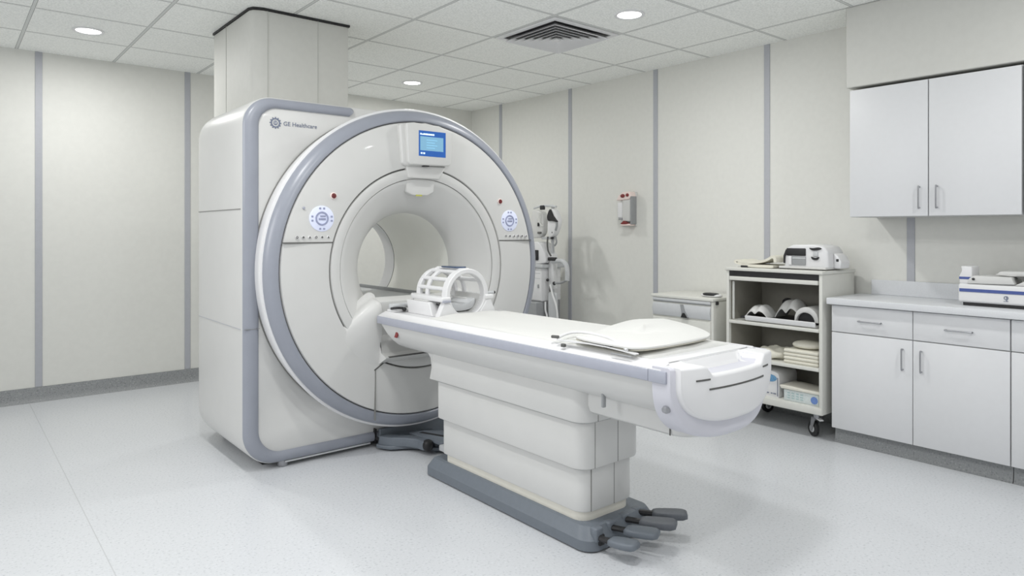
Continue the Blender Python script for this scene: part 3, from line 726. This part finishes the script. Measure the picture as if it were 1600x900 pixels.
# ------------------------------------------------------------------ cabinets on the right
HB = 'x'
def handle(name, p0, p1, out, parent):
    """bow handle between two feet; out = -x offset"""
    a = Vector(p0); b = Vector(p1); o_ = Vector((-out, 0, 0))
    return finish(name, tube(nb(), [a, a + o_ * .7, a + o_ + (b - a) * .06, b + o_ - (b - a) * .06, b + o_ * .7, b], .0045, 8, 4), M['metal'], parent)
def base_unit(y1, y0, lab, draws=True, both=True):
    XF = 4.336
    t = thing('base_cabinet', (4.56, (y0 + y1) / 2, 0), lab, 'cabinet', 'white base cabinets under the countertop')
    finish('carcass', B(4.352, 4.788, y0 + .001, y1 - .001, .10, .878), M['cabedge'], t)
    finish('toe_kick', PR([(4.388, .0), (4.372, 0), (4.383, .012), (4.388, .035), (4.388, .1), (4.77, .1), (4.77, 0)], 'y', y0 + .001, y1 - .001), M['cove'], t)
    ym = (y0 + y1) / 2
    for i, (a, b) in enumerate(((ym, y1), (y0, ym))):
        d = finish('door', B(XF, 4.353, a + .002, b - .002, .10, .703, bev=.002, seg=2), M['cab'], t)
        hy = ym + (.053 if i == 0 else -.047)
        handle('handle', (XF, hy, .530), (XF, hy, .648), .022, d)
        w = finish('drawer', B(XF, 4.353, a + .002, b - .002, .709, .873, bev=.002, seg=2), M['cab'], t)
        hc_ = (a + b) / 2
        handle('handle', (XF, hc_ - .063, .787), (XF, hc_ + .063, .787), .022, w)
    return t
base_unit(2.062, 1.114, 'white base cabinet with two doors and two drawers, nearest the open trolley')
base_unit(1.112, .164, 'white base cabinet cut off by the right edge of the frame')
base_unit(.162, -.786, 'white base cabinet beyond the right edge of the frame')
ct = thing('countertop', (4.55, .6, .88), 'pale grey laminate countertop with a low backsplash over the base cabinets', 'countertop')
finish('worktop', B(4.300, 4.798, -.8, 2.078, .880, .920, bev=.004), M['counter'], ct)
finish('backsplash', B(4.778, 4.799, -.8, 2.005, .920, 1.018, bev=.003), M['counter'], ct)
def wall_unit(y1, y0, lab):
    XF = 4.40
    t = thing('wall_cabinet', (4.6, (y0 + y1) / 2, 1.43), lab, 'cabinet', 'white wall cabinets under the soffit')
    finish('carcass', B(XF + .018, 4.797, y0 + .001, y1 - .001, 1.428, 2.226), M['cabedge'], t)
    ym = (y0 + y1) / 2
    for i, (a, b) in enumerate(((ym, y1), (y0, ym))):
        d = finish('door', B(XF, XF + .018, a + .003, b - .003, 1.430, 2.223, bev=.002, seg=2), M['cab'], t)
        hy = ym + (.046 if i == 0 else -.046)
        handle('handle', (XF, hy, 1.478), (XF, hy, 1.60), .022, d)
    return t
wall_unit(1.979, 1.078, 'white two-door wall cabinet below the soffit, nearest the trolley')
wall_unit(1.074, .173, 'white wall cabinet cut off by the right edge of the frame')
wall_unit(.170, -.731, 'white wall cabinet beyond the right edge of the frame')

# device on the countertop
dv = thing('medical_device', (4.58, 1.1, .92), 'white medical device with blue stripes on the countertop at the right edge', 'medical device')
finish('device_body', PR([(4.45, .945), (4.452, 1.040), (4.48, 1.048), (4.72, 1.048), (4.72, .940), (4.47, .938)], 'y', .78, 1.392, bev=.008), M['white2'], dv)
finish('foot_strip', B(4.475, 4.70, .80, 1.375, .9205, .940), M['black'], dv)
finish('blue_stripe', B(4.4478, 4.452, .79, 1.386, .999, 1.017, bev=.001, seg=1), M['blue'], dv)
finish('left_tower', PR([(1.392, 1.045), (1.330, 1.045), (1.330, 1.140), (1.385, 1.142), (1.380, 1.115), (1.392, 1.090)], 'x', 4.47, 4.60, bev=.005), M['white2'], dv)
finish('blue_collar', B(4.4675, 4.60, 1.318, 1.3935, 1.068, 1.082, bev=.002, seg=1), M['blue'], dv)
finish('raised_panel', PR([(1.352, 1.045), (1.340, 1.075), (1.318, 1.092), (1.140, 1.090), (1.125, 1.050)], 'x', 4.455, 4.62, bev=.005), M['white'], dv)
finish('port', cyl(nb(), (4.450, 1.318, 1.072), .007, .01, 'x', 14), M['black'], dv)
finish('rear_wedge', PR([(1.09, 1.045), (1.13, 1.045), (1.06, 1.085), (.90, 1.095), (.80, 1.045)], 'x', 4.46, 4.60, bev=.004), M['white'], dv)
finish('dark_hopper', PR([(1.13, 1.095), (1.05, 1.046), (.93, 1.092)], 'x', 4.475, 4.60, bev=.003), M['dark'], dv)
lid = PR([(1.225, 1.098), (1.20, 1.118), (.80, 1.128), (.80, 1.104), (1.15, 1.092)], 'x', 4.49, 4.66, bev=.004)
finish('lid', lid, M['white'], dv)
bm = lathe(nb(), [(4.4490, .007), (4.4475, .009), (4.4490, .011)], (1.163, .977), 'x', 20)
box(bm, 4.4478, 4.4492, 1.152, 1.175, .9575, .960); box(bm, 4.4478, 4.4492, 1.158, 1.162, .960, .986)
finish('side_symbol', bm, M['logo'], dv)

# ------------------------------------------------------------------ open trolley
KX = 4.30; KY0, KY1 = 2.105, 2.800; KB = .165; KT = 1.062
kt = thing('storage_trolley', (4.53, 2.45, 0), 'open-fronted pale metal trolley with shelves on casters, between low cabinet and base cabinets', 'trolley')
bm = nb()
box(bm, KX + .004, 4.755, KY0, KY0 + .022, KB, KT, bev=.003, seg=2)
finish('side_panel', bm, M['cart'], kt)
finish('side_panel', B(KX + .004, 4.755, KY1 - .022, KY1, KB, KT, bev=.003, seg=2), M['cart'], kt)
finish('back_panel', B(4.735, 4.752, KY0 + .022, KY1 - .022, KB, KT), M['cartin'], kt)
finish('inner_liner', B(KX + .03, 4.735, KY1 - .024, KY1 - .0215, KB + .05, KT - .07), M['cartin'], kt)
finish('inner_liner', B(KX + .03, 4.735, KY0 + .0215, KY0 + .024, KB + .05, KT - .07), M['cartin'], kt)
finish('top', B(KX - .006, 4.762, KY0 - .006, KY1 + .006, KT, KT + .022, bev=.004), M['cart'], kt)
dr = finish('pull_out_board', B(KX - .004, 4.70, KY0 + .028, KY1 - .028, .994, 1.022, bev=.004), M['cart'], kt)
finish('dark_gap', B(KX + .008, KX + .02, KY0 + .024, KY1 - .024, 1.022, KT), M['black'], kt)
for z0, z1, xf in ((.690, .712, KX), (.440, .462, KX)):
    finish('shelf', B(xf + .002, 4.735, KY0 + .022, KY1 - .022, z0 + .0, z1, bev=.004, seg=2), M['cart'], kt)
finish('bottom_shelf', B(KX, 4.752, KY0 + .004, KY1 - .004, KB, KB + .045, bev=.004, seg=2), M['cart'], kt)
finish('door_track', B(KX + .012, KX + .018, KY1 - .06, KY1 - .045, .72, .985), M['clear'], kt)
def caster(x, y_, rz):
    t = finish('caster', cyl(nb(), (x, y_, .125), .022, .040, 'z', 20, .003), M['metal'], kt)
    R0 = RZ(rz)
    bm = nb()
    for s_ in (-1, 1): prism(bm, [(x - .012, .13), (x + .03, .13), (x + .045, .045), (x + .028, .035)], 'y', y_ + s_ * .019 - .002, y_ + s_ * .019 + .002)
    box(bm, x - .015, x + .032, y_ - .021, y_ + .021, .122, .128)
    for v in bm.verts: v.co = R0 @ (v.co - Vector((x, y_, 0))) + Vector((x, y_, 0))
    finish('fork', bm, M['metal'], t)
    for nm, r, w, mm in (('wheel', .05, .013, M['black']), ('hub', .028, .0155, M['ltgrey'])):
        bm = lathe(nb(), [(y_ - w, 0), (y_ - w, r - .006), (y_ - w + .005, r), (y_ + w - .005, r), (y_ + w, r - .006), (y_ + w, 0)], (x + .035, .05), 'y', 28)
        for v in bm.verts: v.co = R0 @ (v.co - Vector((x, y_, 0))) + Vector((x, y_, 0))
        finish(nm, bm, mm, t)
    bm = PR([(x - .05, .118), (x - .012, .126), (x - .012, .132), (x - .05, .124)], 'y', y_ - .014, y_ + .014)
    for v in bm.verts: v.co = R0 @ (v.co - Vector((x, y_, 0))) + Vector((x, y_, 0))
    finish('brake_pedal', bm, M['white2'], t)
caster(4.375, 2.175, math.radians(60)); caster(4.375, 2.73, math.radians(35)); caster(4.68, 2.175, .5); caster(4.68, 2.73, -.4)

# on top of the trolley
TZ = KT + .022
o = finish('towel', ribbon(nb(), smooth_poly([(2.475, TZ + .015), (2.52, TZ + .013), (2.60, TZ + .014), (2.68, TZ + .018), (2.76, TZ + .035), (2.74, TZ + .045), (2.68, TZ + .033), (2.58, TZ + .042), (2.52, TZ + .060), (2.482, TZ + .080), (2.460, TZ + .070), (2.460, TZ + .035)], 4)[:-4], 4.36, 4.56, .018, 'x', .003), M['creamfab'], None, origin=(4.46, 2.6, TZ)); tag(o, 'loosely folded cream towel on top of the open trolley', 'towel')
o = finish('clip', B(4.350, 4.372, 2.665, 2.715, TZ, TZ + .014, bev=.003), M['black'], None, origin=(4.36, 2.69, TZ)); tag(o, 'small black clip under the front edge of the cream towel', 'clip')
lp = thing('tabletop_analyser', (4.49, 2.23, TZ), 'compact white and black tabletop machine with grey front window, on top of the trolley', 'machine')
shell = [(2.395, TZ + .012), (2.400, TZ + .09), (2.375, TZ + .145), (2.335, TZ + .165), (2.16, TZ + .168), (2.09, TZ + .155), (2.065, TZ + .12), (2.060, TZ + .012)]
shell = [(y_ + .05 if y_ < 2.2 else y_ + .02, z) for y_, z in shell]
finish('housing', PR(shell, 'x', 4.40, 4.62, bev=.014), M['white2'], lp)
finish('base_plate', B(4.37, 4.63, 2.115, 2.438, TZ + .006, TZ + .022, bev=.005), M['white'], lp)
finish('black_visor', B(4.392, 4.402, 2.262, 2.395, TZ + .092, TZ + .142, bev=.008), M['black'], lp)
finish('black_edge', PR([(2.398, TZ + .135), (2.416, TZ + .09), (2.416, TZ + .04), (2.406, TZ + .04), (2.404, TZ + .085), (2.385, TZ + .12)], 'x', 4.391, 4.402, bev=.002, seg=1), M['black'], lp)
finish('window', B(4.393, 4.402, 2.262, 2.355, TZ + .030, TZ + .088, bev=.003), M['midgrey'], lp)
finish('window_rail', B(4.390, 4.395, 2.262, 2.355, TZ + .072, TZ + .080, bev=.001, seg=1), M['ltgrey'], lp)
finish('corner_post', B(4.390, 4.402, 2.358, 2.380, TZ + .030, TZ + .088, bev=.003), M['white2'], lp)
finish('grip', PR(smooth_poly([(2.235, TZ + .145), (2.215, TZ + .130), (2.18, TZ + .132), (2.155, TZ + .142), (2.175, TZ + .150), (2.21, TZ + .145)], 3), 'x', 4.390, 4.402), M['black'], lp)
finish('knob_panel', B(4.393, 4.402, 2.178, 2.212, TZ + .090, TZ + .122, bev=.004), M['ltgrey'], lp)
finish('smile_vent', PR(smooth_poly([(2.222, TZ + .088), (2.215, TZ + .072), (2.195, TZ + .066), (2.178, TZ + .072), (2.172, TZ + .088), (2.195, TZ + .080)], 3), 'x', 4.390, 4.402), M['black'], lp)
finish('rubber_foot', B(4.38, 4.42, 2.14, 2.23, TZ, TZ + .008), M['black'], lp)
finish('rubber_foot', B(4.38, 4.42, 2.38, 2.44, TZ, TZ + .007), M['black'], lp)
finish('side_pod', PR([(2.112, TZ + .012), (2.068, TZ + .012), (2.062, TZ + .055), (2.085, TZ + .095), (2.112, TZ + .112)], 'x', 4.47, 4.60, bev=.008), M['white2'], lp)
finish('pod_port', B(4.466, 4.473, 2.078, 2.094, TZ + .058, TZ + .075, bev=.002, seg=1), M['black'], lp)

# upper shelf: tray with moulded pads
SZ = .712
tr = thing('shelf_tray', (4.45, 2.37, SZ), 'white shallow tray with dark liner on the upper shelf of the trolley', 'tray')
finish('tray_body', PR([(4.31, SZ + .010), (4.305, SZ + .040), (4.315, SZ + .042), (4.325, SZ + .018), (4.65, SZ + .018), (4.65, SZ + .003), (4.33, SZ + .002)], 'y', 2.155, 2.655, bev=.002, seg=1), M['white2'], tr)
finish('tray_liner', B(4.325, 4.64, 2.165, 2.70, SZ + .0185, SZ + .032, bev=.004), M['black'], tr)
def face_pad(name, c, ry, rx, rz, lab, black=True):
    t = thing(name, c, lab, 'pad', 'moulded pads on the trolley tray')
    n1, n2 = 14, 22; th = .012; rr = []
    top = []
    for i in range(n1 + 1):
        u = -1 + 2 * i / n1; row = []
        for j in range(n2 + 1):
            v = -1 + 2 * j / n2
            prof = (1 - abs(v) ** 2.6) * (1 - .35 * abs(u) ** 3)
            dip = .28 * math.exp(-((v - .1) / .22) ** 2)
            row.append(Vector((c[0] + u * rx * (1 - .12 * abs(v)), c[1] + v * ry, c[2] + max(.004, rz * (prof - dip * (1 - u) * .5)))))
        top.append(row)
    tt = nb(); A = [[tt.verts.new(p) for p in r] for r in top]; Bv = [[tt.verts.new((p.x + .0, p.y, max(c[2], p.z - th))) for p in r] for r in top]
    for i in range(n1):
        for j in range(n2):
            tt.faces.new([A[i][j], A[i + 1][j], A[i + 1][j + 1], A[i][j + 1]]); tt.faces.new([Bv[i][j], Bv[i][j + 1], Bv[i + 1][j + 1], Bv[i + 1][j]])
    for j in range(n2):
        tt.faces.new([A[0][j], A[0][j + 1], Bv[0][j + 1], Bv[0][j]]); tt.faces.new([A[n1][j], Bv[n1][j], Bv[n1][j + 1], A[n1][j + 1]])
    for i in range(n1):
        tt.faces.new([A[i][0], Bv[i][0], Bv[i + 1][0], A[i + 1][0]]); tt.faces.new([A[i][n2], A[i + 1][n2], Bv[i + 1][n2], Bv[i][n2]])
    finish('pad_shell', tt, M['white'], t, ang=60)
    return t
p1 = face_pad('moulded_pad', (4.42, 2.590, SZ + .033), .084, .08, .085, 'left low wavy white moulded pad on the dark tray liner')
p2 = face_pad('moulded_pad', (4.50, 2.40, SZ + .033), .095, .09, .135, 'middle tall white moulded pad with dark rear on the tray')
finish('dark_back', ellipsoid(nb(), (4.56, 2.475, SZ + .125), (.03, .04, .035)), M['black'], p2)
p3 = thing('moulded_pad', (4.40, 2.23, SZ + .033), 'right white arched pad with black hollow opening at the tray end', 'pad', 'moulded pads on the trolley tray')
arch = []
for i in range(13):
    a = i / 12 * PI; arch.append((2.232 + .082 * math.cos(a), SZ + .033 + .098 * math.sin(a) ** .8))
inn = []
for i in range(13):
    a = i / 12 * PI; inn.append((2.238 + .062 * math.cos(a), SZ + .033 + .062 * math.sin(a)))
finish('arch_shell', PR(arch + inn[::-1], 'x', 4.345, 4.52, bev=.003, seg=2, ang=50), M['white'], p3, ang=50)
finish('hollow', PR(inn, 'x', 4.37, 4.50), M['black'], p3)

# middle shelf
MZ = .462
def sheets(name, x0, x1, y0, y1, z, n, th, lab, cat, grp=None, mm=None):
    t = thing(name, ((x0 + x1) / 2, (y0 + y1) / 2, z), lab, cat, grp)
    for i in range(n):
        d = random.uniform(-.004, .004)
        finish('folded_layer', B(x0 + d, x1 + d, y0 + d, y1 + d, z + i * th + .0005, z + (i + 1) * th, bev=th * .45, seg=3), mm or M['creamfab'], t)
    return t
sheets('linen_stack', 4.33, 4.60, 2.145, 2.385, MZ, 4, .024, 'stack of folded cream linen at the right of the middle trolley shelf', 'linen')
o = finish('cushion', ellipsoid(nb(), (4.44, 2.26, MZ + .122), (.09, .10, .025), e=.8), M['creamfab'], None, origin=(4.44, 2.26, MZ + .1)); tag(o, 'small rounded cream cushion on top of the linen stack', 'cushion')
def crump(v):
    return (v.x, v.y, v.z * (1 + .35 * math.sin(v.x * 60) * math.sin(v.y * 45 + 1)))
o = finish('crumpled_cloth', ellipsoid(nb(), (4.46, 2.51, MZ + .035), (.12, .11, .036), e=.75, nu=40, nv=20, fn=crump), M['creamfab'], None, origin=(4.46, 2.51, MZ)); tag(o, 'crumpled cream cloth left of the linen stack on the middle shelf', 'cloth')

# bottom shelf
BZ = KB + .045
bxo = thing('supply_box', (4.45, 2.52, BZ), 'tall white supply box with blue oval label on the bottom trolley shelf', 'box')
finish('box_body', PR(smooth_poly([(2.43, BZ), (2.62, BZ), (2.625, BZ + .10), (2.60, BZ + .165), (2.55, BZ + .178), (2.46, BZ + .172), (2.428, BZ + .14)], 3)[:-2], 'x', 4.36, 4.60, bev=.004), M['white2'], bxo)
lab_ = lathe(nb(), [(4.358, 0), (4.358, 1)], (0, 0), 'x', 32)
for v in lab_.verts: v.co = Vector((v.co.x, 2.495 + v.co.y * .050, BZ + .128 + v.co.z * .025))
finish('blue_label', lab_, M['blue2'], bxo)
finish('edge_line', PR([(2.437, BZ + .01), (2.440, BZ + .01), (2.440, BZ + .135), (2.437, BZ + .135)], 'x', 4.355, 4.3595), M['logo'], bxo)
bm = nb()
for i, w in enumerate((.02, .012, .018)): box(bm, 4.3555, 4.3595, 2.450 + i * .026, 2.450 + i * .026 + w, BZ + .022, BZ + .028)
finish('small_print', bm, M['logo'], bxo)
bx2 = thing('wipes_box', (4.44, 2.27, BZ), 'low pale box with cream overhanging lid and blue corner mark, right of the tall box', 'box')
finish('box_body', B(4.34, 4.52, 2.145, 2.385, BZ, BZ + .075, bev=.005), mat('pale_mint_card', g(208, 216, 216), .6, noise=.08, nscale=120), bx2)
finish('lid', PR([(2.135, BZ + .075), (2.40, BZ + .078), (2.412, BZ + .098), (2.33, BZ + .100), (2.25, BZ + .094), (2.133, BZ + .094)], 'x', 4.33, 4.53, bev=.004), M['cream'], bx2)
lab_ = lathe(nb(), [(4.3385, 0), (4.3385, .024)], (2.175, BZ + .034), 'x', 24)
for v in lab_.verts: v.co.y = min(max(v.co.y, 2.150), 2.2); v.co.z = max(v.co.z, BZ + .006)
finish('blue_mark', lab_, mat('blue_mark', g(110, 140, 200), .5, noise=.1), bx2)
bm = nb()
for i in range(4):
    for j in range(3): box(bm, 4.3380, 4.3398, 2.25 + i * .03, 2.25 + i * .03 + .018, BZ + .02 + j * .016, BZ + .025 + j * .016)
finish('small_print', bm, mat('mint_print', g(160, 190, 190), .6, noise=.1), bx2)

# ------------------------------------------------------------------ low cabinet left of the trolley
lc_ = thing('low_cabinet', (4.52, 3.19, 0), 'low white cabinet with bin front and narrow drawer, left of the open trolley', 'cabinet')
finish('carcass', B(4.312, 4.76, 2.912, 3.467, .04, .826, bev=.008), M['cart'], lc_)
finish('top', B(4.296, 4.765, 2.905, 3.474, .826, .848, bev=.005), M['cart'], lc_)
finish('drawer_front', B(4.298, 4.315, 2.93, 3.455, .802, .823, bev=.003), M['ltgrey'], lc_)
finish('shadow_gap', B(4.308, 4.3125, 2.93, 3.455, .7945, .8015), M['midgrey'], lc_)
bf = finish('bin_front', PR([(4.300, .786), (4.290, .74), (4.300, .690), (4.315, .690), (4.315, .786)], 'y', 2.930, 3.455, bev=.003), M['ltgrey'], lc_)
finish('bin_slot', PR([(3.185, .785), (3.165, .785), (3.118, .692), (3.175, .692), (3.172, .73)], 'x', 4.284, 4.30), M['midgrey'], bf)
finish('dark_opening', PR([(3.160, .725), (3.143, .725), (3.118, .690), (3.178, .690)], 'x', 4.282, 4.30), M['black'], bf)
finish('lower_door', B(4.300, 4.314, 2.93, 3.455, .07, .675, bev=.004), M['cart'], lc_)
finish('side_latch', B(4.34, 4.37, 2.902, 2.914, .800, .824, bev=.004), M['black'], lc_)
for y_ in (2.93, 3.42): finish('foot', B(4.33, 4.37, y_, y_ + .03, 0, .045), M['black'], lc_)
for y_ in (2.93, 3.42): finish('foot', B(4.69, 4.73, y_, y_ + .03, 0, .045), M['black'], lc_)
hs = thing('handset', (4.42, 3.02, .848), 'small black handset with white rim on top of the low cabinet', 'handset')
finish('shell', ellipsoid(nb(), (4.42, 3.00, .861), (.04, .085, .013), e=.7), M['white2'], hs)
finish('dark_top', ellipsoid(nb(), (4.412, 3.00, .868), (.035, .062, .012), e=.6), M['black'], hs)

# ------------------------------------------------------------------ wall dispenser
wd = thing('wall_dispenser', (4.75, 4.12, 1.4), 'small clear and white wall dispenser with dark red knobs', 'dispenser')
finish('back_plate', B(4.785, 4.799, 4.03, 4.215, 1.385, 1.690, bev=.01), M['white'], wd)
finish('clear_body', B(4.715, 4.786, 4.045, 4.135, 1.425, 1.625, bev=.008), M['white'], wd)
finish('white_bottle', B(4.72, 4.786, 4.140, 4.200, 1.455, 1.60, bev=.012), M['white2'], wd)
finish('top_hood', PR([(4.05, 1.62), (4.20, 1.615), (4.17, 1.665), (4.12, 1.690), (4.045, 1.692), (4.030, 1.65)], 'x', 4.705, 4.786, bev=.008), M['pink'], wd)
finish('red_knob', ellipsoid(nb(), (4.703, 4.120, 1.655), (.010, .026, .017)), M['red'], wd)
finish('red_knob', ellipsoid(nb(), (4.703, 4.065, 1.661), (.010, .018, .015)), M['red'], wd)
finish('bottom_rim', B(4.705, 4.786, 4.04, 4.15, 1.385, 1.405, bev=.008), M['pink'], wd)
finish('red_valve', PR(smooth_poly([(4.145, 1.405), (4.125, 1.420), (4.105, 1.432), (4.08, 1.418), (4.055, 1.410), (4.07, 1.402), (4.11, 1.400)], 3), 'x', 4.703, 4.73), M['red'], wd)
finish('bottle_cap', B(4.725, 4.78, 4.145, 4.190, 1.440, 1.456, bev=.004), M['midgrey'], wd)
finish('side_rail', B(4.712, 4.790, 4.030, 4.040, 1.40, 1.65, bev=.003), M['midgrey'], wd)

# ------------------------------------------------------------------ equipment stand behind the scanner
es = thing('injector_stand', (4.5, 4.88, 0), 'wheeled white equipment stand with pumps, grey hoses and dark screen, behind the scanner ring', 'medical stand')
AX = 4.50
finish('wheel_base', PR(rrect(4.28, 4.74, 4.64, 5.24, .06), 'z', .07, .12, bev=.012), M['ltgrey'], es)
for x, y_ in ((4.33, 4.69), (4.33, 5.19), (4.69, 4.69), (4.69, 5.19)):
    finish('caster', lathe(nb(), [(x - .014, 0), (x - .014, .03), (x - .010, .035), (x + .010, .035), (x + .014, .03), (x + .014, 0)], (y_, .036), 'x', 20), M['black'], es)
finish('lower_cabinet', B(4.36, 4.68, 4.90, 5.20, .12, .655, bev=.01), M['midgrey'], es)
cab_ = finish('drawer_column', B(4.42, 4.68, 4.895, 5.20, .665, .985, bev=.01), M['white2'], es)
finish('cabinet_shadow_gap', B(4.43, 4.67, 4.90, 5.19, .652, .668), M['midgrey'], es)
finish('drawer_latch', B(4.412, 4.424, 4.925, 4.945, .79, .825, bev=.004), M['midgrey'], cab_)
for z in (.88, .93): finish('drawer_line', B(4.4185, 4.4215, 4.91, 5.19, z, z + .003), M['strip'], cab_)
finish('work_shelf', B(4.40, 4.70, 4.86, 5.22, .985, 1.02, bev=.008), M['ltgrey'], es)
mon = finish('monitor_head', PR(smooth_poly([(4.875, 1.03), (5.10, 1.03), (5.10, 1.19), (5.02, 1.23), (4.955, 1.225), (4.895, 1.16), (4.862, 1.08)], 3), 'x', 4.44, 4.60, bev=.012), M['white2'], es)
finish('dark_screen', B(4.428, 4.446, 4.955, 5.06, 1.055, 1.155, bev=.008), M['black'], mon)
finish('pole', cyl(nb(), (4.52, 4.84, .10), .016, 1.47, 'z', 16), M['ltgrey'], es)
finish('white_column', B(4.49, 4.55, 4.80, 4.875, .78, 1.12, bev=.012), M['white2'], es)
finish('crossbar', tube(nb(), [(4.50, 5.09, 1.565), (4.50, 4.98, 1.582), (4.50, 4.86, 1.582), (4.50, 4.77, 1.570)], .011, 8), M['ltgrey'], es)
finish('black_clamp', B(4.478, 4.502, 4.925, 4.985, 1.545, 1.588, bev=.008), M['black'], es)
ph = finish('pump_head', PR(smooth_poly([(4.80, 1.52), (4.76, 1.55), (4.71, 1.49), (4.69, 1.42), (4.715, 1.35), (4.76, 1.29), (4.82, 1.29), (4.835, 1.40)], 3), 'x', 4.44, 4.505, bev=.012), M['white2'], es)
finish('black_nose', PR(smooth_poly([(4.785, 1.545), (4.765, 1.53), (4.74, 1.485), (4.685, 1.430), (4.70, 1.425), (4.76, 1.435), (4.805, 1.435), (4.822, 1.47), (4.81, 1.51)], 2), 'x', 4.425, 4.445, bev=.002, seg=1), M['black'], ph)
finish('grey_cheek', tube(nb(), [(4.44, 4.700, 1.425), (4.43, 4.690, 1.385), (4.43, 4.705, 1.345)], .011, 8), M['midgrey'], ph)
pu = finish('left_pump', PR(smooth_poly([(5.08, 1.53), (4.97, 1.53), (4.925, 1.50), (4.915, 1.38), (4.94, 1.30), (5.02, 1.27), (5.09, 1.30)], 3), 'x', 4.46, 4.53, bev=.012), M['white'], es)
finish('pump_knob', B(4.448, 4.462, 4.965, 4.985, 1.385, 1.42, bev=.004), M['black'], pu)
finish('pump_knob', B(4.448, 4.462, 4.935, 4.985, 1.312, 1.332, bev=.004), M['dark'], pu)
finish('pump_tube', tube(nb(), [(4.45, 4.935, 1.53), (4.44, 4.955, 1.46), (4.44, 4.925, 1.40), (4.45, 4.895, 1.385)], .008, 8), M['clear'], pu)
finish('mount_bracket', B(4.48, 4.54, 4.80, 4.96, 1.258, 1.285, bev=.006), M['ltgrey'], es)
finish('hook', tube(nb(), [(4.48, 4.80, 1.275), (4.47, 4.765, 1.275), (4.46, 4.735, 1.265), (4.46, 4.725, 1.235), (4.46, 4.745, 1.205), (4.46, 4.765, 1.205)], .009, 8), M['midgrey'], es)
finish('hook_root', ellipsoid(nb(), (4.46, 4.785, 1.272), (.012, .02, .012)), M['black'], es)
finish('knob', ellipsoid(nb(), (4.45, 4.765, 1.325), (.012, .013, .015)), M['dark'], es)
finish('black_cable', tube(nb(), [(4.46, 4.845, 1.285), (4.45, 4.842, 1.22), (4.45, 4.83, 1.15), (4.46, 4.80, 1.10)], .008, 8), M['dark'], es)
finish('coupling', B(4.44, 4.48, 4.725, 4.835, 1.055, 1.09, bev=.012), M['black'], es)
finish('corrugated_hose', tube(nb(), [(4.47, 4.80, 1.055), (4.47, 4.72, 1.058), (4.47, 4.65, 1.055), (4.47, 4.60, 1.015), (4.47, 4.588, .94), (4.47, 4.592, .88)], .023, 12), M['ltgrey'], es)
finish('lower_arm', tube(nb(), [(4.47, 4.76, .845), (4.47, 4.68, .852), (4.47, 4.60, .88)], .011, 10), M['midgrey'], es)
finish('arm_joint', ellipsoid(nb(), (4.468, 4.765, .842), (.013, .02, .018)), M['black'], es)
finish('arm_joint', ellipsoid(nb(), (4.465, 4.600, .915), (.010, .012, .016)), M['black'], es)
finish('clamp_knob', ellipsoid(nb(), (4.465, 4.855, .87), (.012, .018, .016)), M['black'], es)
finish('white_hose', tube(nb(), [(4.46, 4.81, .83), (4.455, 4.775, .74), (4.45, 4.72, .64), (4.45, 4.70, .52), (4.45, 4.70, .35), (4.47, 4.75, .15)], .010, 8), M['white2'], es)
finish('white_hose', tube(nb(), [(4.46, 4.880, .66), (4.45, 4.868, .58), (4.45, 4.845, .52), (4.45, 4.83, .35), (4.47, 4.82, .15)], .009, 8), M['white2'], es)
finish('fluid_bag', PR(rrect(4.745, 4.855, .48, .755, .03), 'x', 4.47, 4.50, bev=.008), M['ltgrey'], es)
finish('bag_clip', B(4.455, 4.475, 4.805, 4.822, .76, .81, bev=.003), M['dark'], es)

# ------------------------------------------------------------------ camera
F, HY = 1074.0, 360.0
cam = bpy.data.cameras.new('camera'); co = bpy.data.objects.new('camera', cam); C.objects.link(co)
yaw = math.atan2(.638, .770)
co.location = (0, 0, 1.345); co.rotation_euler = (PI / 2, 0, -yaw)
cam.sensor_width = 36; cam.sensor_fit = 'HORIZONTAL'; cam.lens = 36 * F / 1600
cam.shift_x = 0; cam.shift_y = -(450 - HY) / 1600
cam.clip_start = .05
sc.camera = co

# ------------------------------------------------------------------ light
def area(name, loc, size, power, col=(1, 1, 1), rot=(0, 0, 0), shape='DISK', spread=PI):
    l = bpy.data.lights.new(name, 'AREA'); l.shape = shape; l.size = size; l.energy = power; l.color = col; l.spread = spread
    if shape == 'RECTANGLE': l.size_y = size
    o = bpy.data.objects.new(name, l); C.objects.link(o); o.location = loc; o.rotation_euler = rot
    return o
for x, y_, lb in dl: area('downlight_lamp', (x, y_, H - .02), .15, 16, (1, .995, .98))
for x, y_ in ((.80, 2.96), (3.44, .30), (.80, .30)): area('downlight_lamp', (x, y_, H - .02), .15, 16, (1, .995, .98))
area('key_lamp', (1.35, 1.45, H - .03), .30, 21, (1, 1, 1))
fl = area('added_left_fill', (-1.4, 3.5, 2.2), 1.3, 13, (1, 1, 1), spread=math.radians(110))  # unseen fill added out of view to brighten the left-facing sides
fl.rotation_euler = (Vector((1.5, 2.9, .6)) - Vector((-1.4, 3.5, 2.2))).to_track_quat('-Z', 'Y').to_euler()
w = bpy.data.worlds.new('world'); sc.world = w; w.use_nodes = True
bg = w.node_tree.nodes['Background']; bg.inputs[0].default_value = (.97, .985, 1.0, 1); bg.inputs[1].default_value = .70
sc.view_settings.view_transform = 'Standard'
sc.view_settings.look = 'None'
sc.view_settings.exposure = 0.0
sc.cycles.use_denoising = True
sc.cycles.max_bounces = 10; sc.cycles.diffuse_bounces = 6
